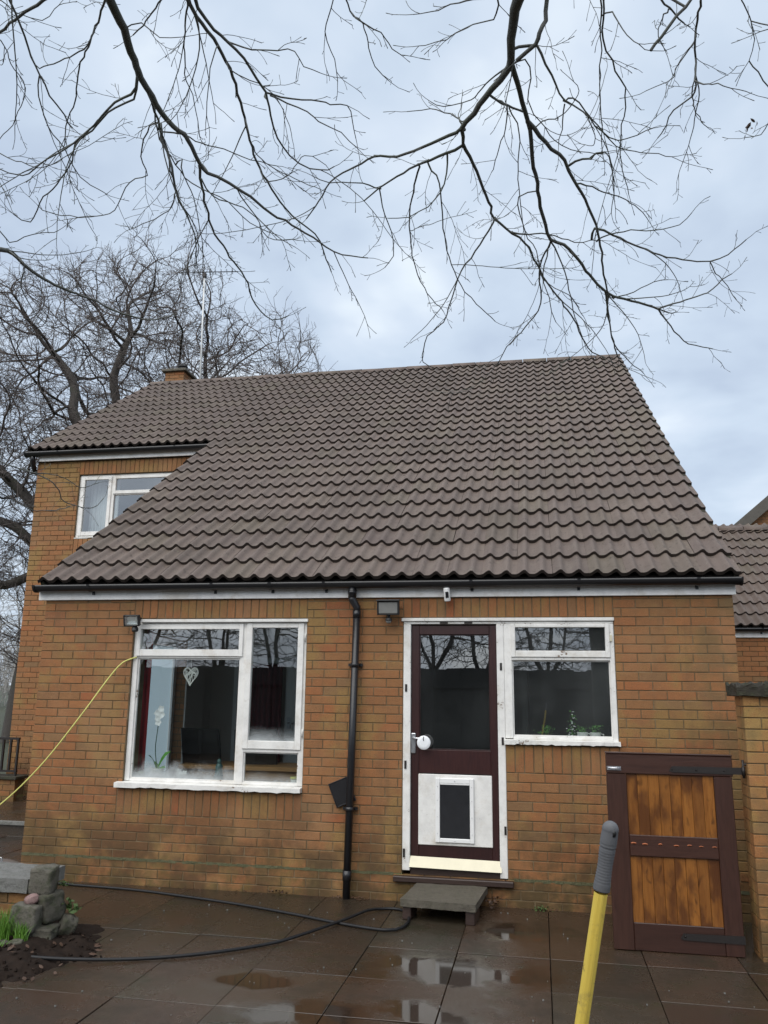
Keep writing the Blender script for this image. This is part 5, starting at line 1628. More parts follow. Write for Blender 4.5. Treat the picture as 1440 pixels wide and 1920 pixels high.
put('trunk', tg.mesh('trunk', M['bark']), parent=tt)
tw2 = Tubes(); rs9 = np.random.RandomState(3)
for i in range(60): twig_spray(tw2, rs9, (pt_[0] + .2, pt_[1] + .1, rs9.uniform(1.5, 4.2)), rs9.normal(0, 1, 3) + np.array([0, 0, .6]), rs9.uniform(.8, 1.8), .016, 2)
put('crown', tw2.mesh('crown', M['twig']), parent=tt)

# ---------------------------------------------------------------- the two trees that overhang the garden
LIMBS = [
 ('l',1,[(-2.23,-3.74,5.31,29.0),(-2.27,-3.56,5.27,25.4),(-2.27,-3.4,5.23,23.8),(-2.29,-3.27,5.19,22.4),(-2.29,-3.2,5.15,20.8),(-2.29,-3.14,5.12,19.4),(-2.27,-3.03,5.08,18.2),(-2.25,-2.94,5.03,17.0),(-2.2,-2.85,4.99,15.8),(-2.15,-2.81,4.96,14.6),(-2.12,-2.74,4.92,13.4),(-2.11,-2.63,4.86,12.4),(-2.07,-2.58,4.83,11.2),(-1.95,-2.5,4.79,10.1),(-1.84,-2.39,4.75,9.1),(-1.73,-2.26,4.69,8.1),(-1.57,-2.13,4.64,7.0),(-1.45,-2.01,4.59,6.0),(-1.31,-1.91,4.54,4.9),(-1.13,-1.85,4.53,3.8)]),
 ('l',1,[(-2.32,-3.14,5.19,11.4),(-2.35,-3.07,5.12,9.2),(-2.44,-3.07,5.06,8.0),(-2.55,-3.06,5.0,7.0),(-2.7,-3.0,4.91,6.2),(-2.87,-2.96,4.83,5.5),(-3.01,-2.94,4.79,4.8),(-3.23,-2.87,4.74,4.2),(-3.35,-2.94,4.76,3.5)]),
 ('l',1,[(-2.35,-3.07,5.17,8.3),(-2.42,-2.98,5.12,7.1),(-2.56,-2.96,5.09,6.4),(-2.72,-2.89,5.04,6.0),(-2.91,-2.81,4.98,5.5),(-2.98,-2.73,4.93,5.2),(-3.15,-2.62,4.84,4.8),(-3.33,-2.53,4.78,4.5),(-3.47,-2.42,4.7,4.2),(-3.55,-2.5,4.73,3.8)]),
 ('l',1,[(-2.32,-3.08,5.18,9.9),(-2.3,-2.97,5.09,8.2),(-2.3,-2.84,5.0,7.3),(-2.29,-2.74,4.92,6.6),(-2.3,-2.65,4.83,5.9),(-2.31,-2.53,4.72,5.3),(-2.29,-2.45,4.67,4.8),(-2.28,-2.28,4.58,4.3),(-2.34,-2.07,4.45,3.8)]),
 ('l',1,[(-2.33,-2.79,5.07,12.2),(-2.31,-2.78,4.95,9.9),(-2.26,-2.75,4.83,8.7),(-2.25,-2.71,4.74,7.8),(-2.27,-2.58,4.67,7.1)]),
 ('l',1,[(-2.4,-2.33,4.85,5.6),(-2.38,-2.29,4.8,4.5),(-2.33,-2.18,4.72,4.0),(-2.34,-2.07,4.64,3.5),(-2.42,-1.93,4.54,3.2)]),
 ('l',1,[(-2.17,-2.49,4.96,10.9),(-2.23,-2.31,4.92,9.1),(-2.27,-2.1,4.85,8.3),(-2.29,-1.9,4.8,7.5),(-2.25,-1.7,4.73,6.9),(-2.2,-1.49,4.66,6.3),(-2.18,-1.28,4.53,5.7),(-2.08,-1.15,4.45,5.1),(-1.94,-1.16,4.47,4.4)]),
 ('l',1,[(-2.2,-2.7,5.05,5.3),(-2.18,-2.58,5.08,4.3),(-2.03,-2.43,5.11,3.8),(-1.89,-2.29,5.11,3.4),(-1.72,-2.22,5.09,3.0)]),
 ('l',1,[(-1.8,-3.59,5.31,13.2),(-1.86,-3.46,5.31,11.5),(-1.84,-3.29,5.3,10.7),(-1.8,-3.13,5.28,10.0),(-1.79,-2.97,5.26,9.5),(-1.8,-2.8,5.22,9.0),(-1.81,-2.67,5.19,8.4),(-1.83,-2.51,5.15,7.9),(-1.84,-2.32,5.08,7.4),(-1.81,-2.16,5.02,6.9),(-1.76,-2.0,4.95,6.4),(-1.66,-1.86,4.87,5.8),(-1.56,-1.75,4.82,5.2),(-1.53,-1.63,4.75,4.7),(-1.5,-1.48,4.65,4.1)]),
 ('l',1,[(-1.8,-3.53,5.3,11.9),(-1.8,-3.44,5.26,10.0),(-1.75,-3.32,5.22,9.0),(-1.66,-3.21,5.17,8.2),(-1.6,-3.09,5.12,7.6),(-1.55,-2.96,5.06,7.0),(-1.55,-2.9,5.01,6.3),(-1.55,-2.79,4.95,5.8),(-1.53,-2.67,4.89,5.2),(-1.45,-2.55,4.85,4.7),(-1.33,-2.48,4.83,4.1),(-1.23,-2.49,4.84,3.5)]),
 ('l',1,[(-1.59,-2.85,5.15,6.7),(-1.45,-2.78,5.15,5.4),(-1.27,-2.73,5.15,4.7),(-1.21,-2.69,5.15,4.1),(-1.11,-2.66,5.15,3.6),(-1.1,-2.56,5.12,3.2),(-1.1,-2.44,5.07,2.8)]),
 ('l',1,[(-1.57,-2.83,5.15,5.9),(-1.4,-2.78,5.08,4.5),(-1.27,-2.72,5.01,3.8),(-1.15,-2.65,4.96,3.2),(-1.07,-2.55,4.92,2.8)]),
 ('l',1,[(-1.73,-3.21,5.25,5.5),(-1.57,-3.18,5.18,4.4),(-1.4,-3.2,5.13,3.7),(-1.28,-3.23,5.08,3.2),(-1.25,-3.15,5.04,2.9),(-1.17,-3.1,5.03,2.5)]),
 ('l',1,[(-2.78,-3.74,5.29,7.4),(-2.8,-3.7,5.23,6.3),(-2.8,-3.59,5.16,5.8),(-2.81,-3.46,5.07,5.4),(-2.79,-3.4,5.0,5.0),(-2.78,-3.3,4.94,4.7),(-2.76,-3.18,4.9,4.4),(-2.75,-3.09,4.87,4.1)]),
 ('l',1,[(-2.93,-3.21,5.17,4.9),(-2.98,-3.13,5.09,4.2),(-2.99,-3.0,4.99,3.9),(-2.94,-2.88,4.9,3.6),(-2.92,-2.79,4.82,3.3),(-2.86,-2.68,4.77,3.1),(-2.79,-2.61,4.74,2.9)]),
 ('l',1,[(-2.27,-3.58,5.29,8.2),(-2.37,-3.48,5.33,6.8),(-2.51,-3.32,5.36,6.2),(-2.65,-3.17,5.37,5.6),(-2.81,-3.0,5.38,5.2),(-2.96,-2.79,5.33,4.7),(-3.1,-2.66,5.26,4.2),(-3.17,-2.55,5.2,3.7)]),
 ('l',1,[(-2.55,-3.32,5.23,4.8),(-2.79,-3.19,5.29,4.1),(-3.04,-3.07,5.36,3.8),(-3.05,-3.15,5.38,3.4)]),
 ('l',1,[(-1.92,-3.55,5.3,6.0),(-2.1,-3.38,5.37,5.0),(-2.26,-3.21,5.43,4.6),(-2.35,-3.17,5.41,4.1)]),
 ('l',1,[(-1.85,-3.47,5.29,6.0),(-1.97,-3.25,5.3,4.9),(-2.06,-3.04,5.31,4.3),(-2.13,-2.87,5.31,3.8),(-2.14,-2.75,5.29,3.3),(-2.17,-2.56,5.21,2.9)]),
 ('l',1,[(-1.8,-3.17,5.23,4.0),(-1.84,-3.14,5.12,3.2),(-1.89,-3.04,4.98,2.8),(-1.95,-2.92,4.93,2.5)]),
 ('l',1,[(-2.17,-3.4,5.26,3.9),(-2.06,-3.37,5.17,2.8),(-1.92,-3.38,5.14,2.3)]),
 ('l',1,[(-2.19,-2.39,4.91,5.5),(-2.17,-2.26,4.87,4.6),(-2.04,-2.16,4.86,4.1),(-1.93,-2.04,4.83,3.7),(-1.89,-1.88,4.75,3.3),(-1.67,-1.82,4.74,3.0)]),
 ('l',1,[(-2.4,-2.36,4.87,4.7),(-2.53,-2.19,4.84,3.8),(-2.74,-2.08,4.85,3.4),(-2.9,-2.06,4.81,3.0)]),
 ('l',1,[(-3.09,-3.77,5.28,3.7),(-2.95,-3.6,5.35,3.2),(-2.96,-3.44,5.42,2.9),(-2.87,-3.33,5.46,2.7),(-2.72,-3.39,5.48,2.4)]),
 ('l',1,[(-3.19,-3.63,5.26,3.8),(-3.09,-3.39,5.29,3.4),(-3.16,-3.19,5.31,3.2),(-3.21,-2.97,5.32,3.1),(-3.39,-2.79,5.26,2.9),(-3.58,-2.69,5.19,2.8)]),
 ('l',1,[(-3.66,-2.98,5.03,4.4),(-3.39,-2.9,4.91,3.6),(-3.25,-2.92,4.82,3.2),(-3.06,-2.9,4.76,2.9),(-2.85,-2.95,4.8,2.5)]),
 ('l',1,[(-4.0,-2.5,4.76,5.7),(-3.78,-2.33,4.72,4.6),(-3.76,-2.22,4.69,4.0),(-3.58,-2.23,4.73,3.4),(-3.38,-2.22,4.75,2.9)]),
 ('l',1,[(-2.4,-2.79,5.07,5.2),(-2.55,-2.61,5.0,4.5),(-2.58,-2.45,4.96,4.1),(-2.75,-2.4,4.95,3.8),(-2.98,-2.22,4.85,3.5),(-3.37,-2.28,4.84,3.2),(-3.47,-2.36,4.88,2.9)]),
 ('l',1,[(-2.32,-2.9,5.12,6.0),(-2.37,-2.7,5.03,4.8),(-2.33,-2.52,4.96,4.3),(-2.29,-2.34,4.87,3.8),(-2.33,-2.09,4.73,3.4),(-2.37,-1.92,4.62,3.0)]),
 ('l',1,[(-2.28,-2.55,4.97,5.4),(-2.28,-2.5,4.88,4.4),(-2.16,-2.46,4.8,3.9),(-1.99,-2.4,4.72,3.4),(-1.88,-2.26,4.63,3.1),(-1.72,-2.16,4.59,2.8)]),
 ('l',1,[(-1.77,-3.03,5.2,4.1),(-1.66,-2.95,5.17,3.3),(-1.57,-2.89,5.15,3.0),(-1.51,-2.75,5.11,2.7),(-1.5,-2.59,5.05,2.4)]),
 ('l',1,[(-1.76,-2.31,4.91,4.1),(-1.56,-2.44,4.84,3.2),(-1.38,-2.67,4.82,2.7),(-1.26,-2.58,4.79,2.4)]),
 ('l',1,[(-1.78,-2.63,5.05,4.4),(-1.8,-2.32,5.08,3.6),(-1.69,-2.06,5.12,3.2),(-1.48,-1.93,5.07,2.7)]),
 ('l',1,[(-4.19,-2.13,4.75,24.4),(-4.02,-1.99,4.79,19.3),(-3.99,-1.88,4.81,16.7),(-3.98,-1.75,4.79,14.6),(-3.9,-1.61,4.74,12.8),(-3.79,-1.47,4.71,11.0),(-3.63,-1.32,4.68,9.4),(-3.43,-1.15,4.61,7.8),(-3.21,-0.99,4.61,6.2),(-3.07,-0.87,4.71,4.7)]),
 ('l',1,[(-3.83,-1.95,4.67,6.2),(-3.92,-1.83,4.54,4.7),(-3.9,-1.69,4.42,3.9),(-3.84,-1.56,4.34,3.2)]),
 ('l',0.5,[(-5.09,-0.6,3.64,8.0),(-4.99,-0.42,3.56,6.8),(-4.78,-0.22,3.5,6.2),(-4.63,-0.02,3.41,5.7),(-4.67,0.14,3.31,5.3),(-4.62,0.31,3.28,4.9),(-4.51,0.48,3.29,4.6),(-4.47,0.6,3.42,4.2)]),
 ('l',0.5,[(-5.04,-0.58,3.59,6.5),(-4.83,-0.32,3.5,5.4),(-4.69,-0.08,3.51,4.9),(-4.65,0.13,3.53,4.4),(-4.61,0.36,3.48,4.0),(-4.52,0.56,3.58,3.7)]),
 ('l',0.5,[(-5.05,-0.53,3.35,6.5),(-4.93,-0.28,3.23,5.2),(-4.86,-0.04,3.17,4.6),(-4.74,0.18,3.21,4.0),(-4.72,0.38,3.29,3.6)]),
 ('r',1,[(-0.97,-3.44,5.32,5.9),(-0.99,-3.26,5.36,4.9),(-0.97,-3.1,5.39,4.4),(-0.94,-2.98,5.44,3.9),(-0.95,-2.78,5.45,3.6),(-0.93,-2.66,5.41,3.2),(-0.86,-2.56,5.38,2.8)]),
 ('r',1,[(-0.9,-3.15,5.28,4.7),(-0.83,-2.97,5.36,3.6),(-0.79,-2.75,5.43,3.1),(-0.72,-2.71,5.42,2.5)]),
 ('r',1,[(-1.02,-3.38,5.31,4.5),(-1.04,-3.32,5.3,3.5),(-1.13,-3.14,5.27,3.2),(-1.12,-2.97,5.23,2.8),(-1.13,-2.84,5.19,2.5)]),
 ('r',1,[(0.03,-3.31,5.33,37.7),(-0.01,-3.14,5.3,31.8),(-0.04,-3.04,5.28,28.5),(-0.06,-2.93,5.24,26.0),(-0.07,-2.81,5.2,23.7),(-0.1,-2.75,5.17,21.4),(-0.19,-2.67,5.14,19.3),(-0.31,-2.54,5.08,17.5),(-0.4,-2.45,5.04,15.5)]),
 ('r',1,[(-0.4,-2.4,5.08,12.2),(-0.61,-2.33,5.05,9.7),(-0.85,-2.28,5.02,8.4),(-1.01,-2.29,5.03,7.2),(-1.15,-2.24,5.0,6.3),(-1.34,-2.16,4.96,5.4),(-1.48,-2.03,4.87,4.7),(-1.57,-1.96,4.82,3.9)]),
 ('r',1,[(-0.4,-2.4,5.08,14.0),(-0.4,-2.31,5.03,11.1),(-0.52,-2.28,5.0,9.6),(-0.62,-2.27,4.97,8.4),(-0.72,-2.26,4.95,7.3),(-0.86,-2.22,4.91,6.4),(-0.99,-2.17,4.87,5.5),(-1.11,-2.11,4.82,4.7)]),
 ('r',1,[(-1.0,-2.12,4.9,5.6),(-1.13,-2.3,4.84,4.1),(-1.27,-2.43,4.77,3.4),(-1.38,-2.49,4.79,2.8)]),
 ('r',1,[(-1.0,-2.12,4.9,5.6),(-0.99,-2.05,4.8,4.4),(-0.95,-1.93,4.68,3.8),(-0.95,-1.79,4.57,3.4),(-1.03,-1.73,4.51,2.9)]),
 ('r',1,[(-0.71,-2.21,4.97,7.3),(-0.78,-2.01,4.92,6.0),(-0.83,-1.83,4.87,5.3),(-0.86,-1.58,4.78,4.9),(-0.86,-1.36,4.7,4.4),(-0.81,-1.21,4.59,3.9),(-0.68,-1.02,4.48,3.4)]),
 ('r',1,[(-0.65,-2.24,4.99,7.2),(-0.62,-2.23,4.92,6.0),(-0.57,-2.19,4.85,5.3),(-0.57,-2.05,4.71,4.9),(-0.56,-1.9,4.57,4.5),(-0.53,-1.8,4.45,4.2),(-0.48,-1.67,4.35,3.8),(-0.38,-1.53,4.27,3.5),(-0.25,-1.38,4.19,3.2)]),
 ('r',1,[(-0.51,-2.25,5.01,7.2),(-0.52,-2.22,4.89,5.5),(-0.57,-2.19,4.77,4.7),(-0.65,-2.2,4.67,4.0),(-0.78,-2.18,4.62,3.4),(-0.92,-2.2,4.61,2.9)]),
 ('r',1,[(-0.4,-2.3,5.04,12.4),(-0.34,-2.15,4.99,10.8),(-0.29,-1.97,4.92,10.0),(-0.25,-1.83,4.86,9.4),(-0.23,-1.74,4.82,8.7),(-0.1,-1.61,4.77,8.2),(-0.01,-1.52,4.73,7.6),(0.07,-1.35,4.65,7.2),(0.14,-1.2,4.57,6.7),(0.25,-1.05,4.48,6.3),(0.35,-0.9,4.39,5.8),(0.42,-0.76,4.29,5.3),(0.5,-0.64,4.21,4.9),(0.6,-0.59,4.18,4.4)]),
 ('r',1,[(-0.22,-1.78,4.8,7.6),(-0.27,-1.72,4.73,6.6),(-0.41,-1.59,4.61,6.1),(-0.49,-1.54,4.54,5.6),(-0.54,-1.45,4.45,5.3),(-0.6,-1.35,4.35,4.9),(-0.65,-1.28,4.26,4.6),(-0.78,-1.21,4.18,4.3),(-0.84,-1.1,4.08,4.0),(-0.84,-1.04,4.04,3.7),(-0.76,-0.99,4.01,3.4)]),
 ('r',1,[(-0.1,-1.66,4.74,7.7),(0.01,-1.62,4.74,5.7),(0.16,-1.58,4.75,4.7),(0.34,-1.49,4.72,3.9),(0.51,-1.47,4.73,3.1)]),
 ('r',1,[(-0.06,-2.74,5.23,17.9),(-0.02,-2.57,5.17,16.1),(0.01,-2.43,5.13,15.3),(0.04,-2.31,5.08,14.6),(0.05,-2.13,5.0,14.1),(0.08,-1.97,4.92,13.6),(0.1,-1.81,4.84,13.1),(0.14,-1.68,4.77,12.6),(0.17,-1.57,4.71,12.1),(0.27,-1.53,4.69,11.4),(0.34,-1.45,4.64,10.9),(0.43,-1.32,4.58,10.4),(0.52,-1.21,4.52,9.9),(0.64,-1.11,4.46,9.4),(0.78,-1.05,4.44,8.8),(0.99,-0.95,4.4,8.3)]),
 ('r',1,[(0.99,-0.93,4.41,8.3),(1.06,-0.88,4.32,6.0),(1.19,-0.78,4.2,4.8),(1.43,-0.67,4.16,3.8)]),
 ('r',1,[(0.99,-0.93,4.41,8.3),(1.18,-0.83,4.51,6.4),(1.41,-0.73,4.62,5.4),(1.53,-0.71,4.73,4.6),(1.6,-0.74,4.76,3.8)]),
 ('r',1,[(0.17,-1.55,4.71,6.8),(0.25,-1.46,4.57,5.3),(0.3,-1.35,4.42,4.5),(0.33,-1.25,4.3,3.8),(0.4,-1.05,4.17,3.3)]),
 ('r',1,[(0.17,-1.55,4.71,7.8),(0.09,-1.41,4.59,6.2),(0.09,-1.17,4.41,5.4),(-0.03,-1.04,4.28,4.7),(-0.18,-0.95,4.17,4.0),(-0.26,-0.83,4.07,3.5)]),
 ('r',1,[(0.17,-1.55,4.71,5.9),(0.11,-1.44,4.52,4.4),(0.15,-1.36,4.36,3.6),(0.2,-1.19,4.24,3.1)]),
 ('r',1,[(0.58,-1.13,4.49,8.2),(0.62,-0.9,4.37,6.1),(0.67,-0.69,4.25,5.1),(0.8,-0.51,4.16,4.2),(0.93,-0.4,4.09,3.3)]),
 ('r',1,[(0.04,-2.35,5.1,15.6),(0.14,-2.23,5.04,13.0),(0.26,-2.11,4.97,11.6),(0.32,-2.0,4.9,10.5),(0.41,-1.86,4.82,9.6),(0.48,-1.7,4.72,8.8),(0.53,-1.53,4.6,8.0),(0.55,-1.4,4.5,7.2),(0.58,-1.28,4.42,6.4),(0.61,-1.02,4.24,5.8),(0.67,-0.84,4.11,5.0),(0.69,-0.79,4.08,4.2)]),
 ('r',1,[(0.49,-1.58,4.77,9.6),(0.62,-1.53,4.73,7.9),(0.77,-1.46,4.68,7.0),(0.95,-1.38,4.63,6.2),(1.12,-1.33,4.6,5.6),(1.32,-1.3,4.59,5.0),(1.44,-1.31,4.62,4.4),(1.55,-1.4,4.68,3.8)]),
 ('r',1,[(1.34,-1.2,4.64,5.0),(1.43,-0.98,4.65,3.8),(1.61,-0.74,4.55,3.2)]),
 ('r',1,[(0.3,-2.03,4.99,9.1),(0.38,-2.1,4.98,7.4),(0.44,-2.13,4.95,6.5),(0.47,-2.19,4.95,5.8),(0.52,-2.19,4.95,5.2)]),
 ('r',1,[(0.53,-2.08,5.03,4.5),(0.58,-1.95,5.0,3.6),(0.61,-1.75,4.92,3.2),(0.6,-1.63,4.85,2.9)]),
 ('r',1,[(0.35,-1.91,4.93,6.5),(0.51,-1.74,4.97,5.0),(0.69,-1.55,5.01,4.2),(0.82,-1.39,5.01,3.6),(0.91,-1.28,4.96,3.0)]),
 ('r',1,[(0.15,-3.21,5.33,13.3),(0.14,-3.17,5.25,12.8),(0.14,-3.13,5.16,12.5),(0.1,-3.12,5.08,12.3),(0.08,-3.09,5.05,12.2),(-0.03,-3.01,5.02,12.2)]),
 ('r',1,[(0.09,-2.84,5.26,9.5),(0.14,-2.77,5.18,7.5),(0.2,-2.68,5.1,6.5),(0.25,-2.64,5.02,5.7),(0.36,-2.6,4.95,4.9),(0.47,-2.5,4.88,4.2),(0.58,-2.42,4.86,3.6),(0.78,-2.46,4.89,3.0)]),
 ('r',1,[(0.26,-2.45,5.16,6.8),(0.31,-2.51,5.13,5.3),(0.43,-2.4,5.05,4.7),(0.5,-2.33,4.99,4.1),(0.58,-2.28,4.92,3.6),(0.7,-2.22,4.91,3.2),(0.94,-2.14,4.9,2.8)]),
 ('r',1,[(-0.21,-2.58,5.17,8.4),(-0.11,-2.37,5.24,7.6),(0.01,-2.26,5.26,7.1)]),
 ('r',1,[(-0.1,-2.49,5.14,5.1),(-0.12,-2.32,5.12,3.9),(-0.2,-2.08,5.05,3.3),(-0.23,-2.01,5.01,2.8)]),
 ('r',1,[(-0.09,-2.48,5.14,5.1),(-0.03,-2.36,5.03,4.1),(-0.05,-2.19,4.88,3.6),(-0.03,-1.95,4.72,3.2),(-0.02,-1.83,4.65,2.8)]),
 ('r',1,[(0.26,-2.44,5.15,5.1),(0.24,-2.35,5.03,3.5),(0.22,-2.28,4.97,2.6)]),
 ('r',1,[(0.46,-3.12,5.33,7.4),(0.46,-3.08,5.28,6.0),(0.47,-2.87,5.21,5.5),(0.55,-2.71,5.13,5.0),(0.61,-2.62,5.07,4.5),(0.61,-2.48,4.98,4.0),(0.6,-2.33,4.91,3.6),(0.63,-2.14,4.84,3.3),(0.68,-1.98,4.76,2.9)]),
 ('r',1,[(0.45,-3.04,5.32,5.3),(0.46,-2.83,5.27,4.1),(0.47,-2.59,5.2,3.6),(0.5,-2.19,5.05,3.2),(0.52,-2.06,4.99,2.7)]),
 ('r',1,[(0.51,-2.96,5.31,4.6),(0.56,-2.98,5.16,3.4),(0.64,-3.01,5.02,2.7),(0.71,-2.97,5.01,2.2)]),
 ('r',1,[(-0.11,-3.2,5.32,6.0),(-0.15,-3.0,5.33,4.5),(-0.28,-2.94,5.37,3.7),(-0.45,-2.85,5.37,3.1),(-0.62,-2.84,5.36,2.5)]),
 ('r',1,[(-0.1,-2.73,5.22,6.5),(-0.17,-2.62,5.27,5.1),(-0.26,-2.48,5.3,4.4),(-0.34,-2.35,5.33,3.8),(-0.53,-2.32,5.33,3.3),(-0.61,-2.37,5.34,2.7)]),
 ('r',1,[(-0.4,-2.45,5.1,6.1),(-0.48,-2.37,5.23,4.4),(-0.62,-2.28,5.35,3.5),(-0.78,-2.3,5.34,2.7)]),
 ('r',1,[(-0.26,-3.18,5.31,5.3),(-0.39,-3.11,5.37,3.8),(-0.52,-3.01,5.43,3.1),(-0.63,-3.02,5.42,2.4)]),
 ('r',1,[(1.0,-3.03,5.34,8.9),(1.02,-2.88,5.38,7.3),(1.04,-2.55,5.38,6.7),(1.1,-2.25,5.37,6.2),(1.11,-2.08,5.37,5.6),(1.01,-1.98,5.37,5.0),(0.97,-1.88,5.33,4.3),(0.92,-1.8,5.29,3.7)]),
 ('r',1,[(1.06,-2.44,5.21,5.8),(1.1,-2.56,5.08,4.0),(1.15,-2.68,4.96,3.1),(1.29,-2.62,4.95,2.5)]),
 ('r',1,[(1.01,-2.67,5.27,4.8),(0.93,-2.63,5.2,3.8),(0.9,-2.59,5.14,3.2),(0.86,-2.59,5.1,2.8),(0.74,-2.56,5.08,2.4)]),
 ('r',1,[(1.05,-2.35,5.18,4.2),(1.14,-2.0,5.31,3.3),(1.25,-1.81,5.33,2.8)]),
 ('r',1,[(1.2,-2.96,5.33,5.2),(1.25,-2.83,5.39,4.0),(1.35,-2.62,5.42,3.5),(1.41,-2.46,5.43,3.0),(1.41,-2.32,5.4,2.5)]),
 ('r',1,[(0.77,-3.02,5.33,7.5),(0.8,-2.99,5.29,6.0),(0.85,-2.95,5.26,5.2),(0.92,-2.87,5.25,4.6)]),
 ('r',1,[(0.83,-2.92,5.31,4.6),(0.82,-2.69,5.42,3.6),(0.85,-2.48,5.53,3.1),(0.9,-2.38,5.5,2.6)]),
 ('r',1,[(1.49,-2.68,5.3,3.9),(1.44,-2.63,5.35,2.9),(1.38,-2.59,5.36,2.4)]),
 ('r',1,[(1.67,-2.1,5.14,4.3),(1.61,-1.98,5.21,3.5),(1.6,-1.79,5.24,3.1),(1.5,-1.79,5.23,2.7)]),
 ('r',1,[(-0.05,-1.89,4.88,4.7),(-0.01,-1.7,4.73,4.0),(0.07,-1.58,4.62,3.6),(0.11,-1.42,4.48,3.3),(0.29,-1.3,4.4,3.1),(0.41,-1.13,4.3,2.9)]),
 ('r',1,[(0.12,-2.35,5.11,4.3),(0.24,-2.46,5.05,3.3),(0.34,-2.69,5.03,2.6),(0.3,-2.76,5.04,2.2)]),
 ('r',1,[(0.02,-2.75,5.24,4.9),(0.05,-2.64,5.2,4.1),(0.03,-2.52,5.14,3.8),(0.1,-2.38,5.09,3.5),(0.24,-2.21,5.02,3.2),(0.42,-2.13,5.0,2.9),(0.52,-2.1,5.0,2.7)]),
 ('r',1,[(0.51,-1.5,4.72,5.9),(0.63,-1.59,4.71,4.7),(0.77,-1.65,4.68,4.0),(0.88,-1.7,4.64,3.5),(1.04,-1.73,4.65,3.1),(1.11,-1.8,4.69,2.7)]),
 ('r',1,[(0.64,-1.08,4.46,5.1),(0.79,-1.13,4.47,4.0),(0.92,-1.21,4.5,3.4),(1.03,-1.21,4.51,3.0)]),
]

def near_twig(T, rs, p, d, length, rad, level=1, curl=None):
    k = max(4, int(length / .035)); P = [np.array(p, float)]; v = np.array(d, float); v /= np.linalg.norm(v) + 1e-9
    if curl is None:
        curl = rs.normal(0, .10, 3); curl[2] += rs.uniform(-.02, .10)
    sg = 1; ss = length / k
    nrm = np.cross(v, rs.normal(0, 1, 3)); nrm /= np.linalg.norm(nrm) + 1e-9
    for i in range(k):
        v = v + rs.normal(0, .10, 3) + curl * .5; v /= np.linalg.norm(v)
        P.append(P[-1] + v * ss)
        if level > 0 and i >= 1 and rs.random_sample() < .50:
            b = np.cross(v, nrm) * sg; sg = -sg
            dd = v * .75 + b * rs.uniform(.5, .95) + rs.normal(0, .12, 3)
            near_twig(T, rs, P[-1], dd, length * rs.uniform(.16, .42) * (1 - .4 * i / k), rad * .72, level - 1, curl * .6 + b * .05)
    R = np.linspace(rad, rad * .62, k + 1); R[-1] = rad * 1.15; R[-2] = rad * .85
    P.append(P[-1] + v * .006); R = np.append(R, .0004)
    T.add(P, R, 3)

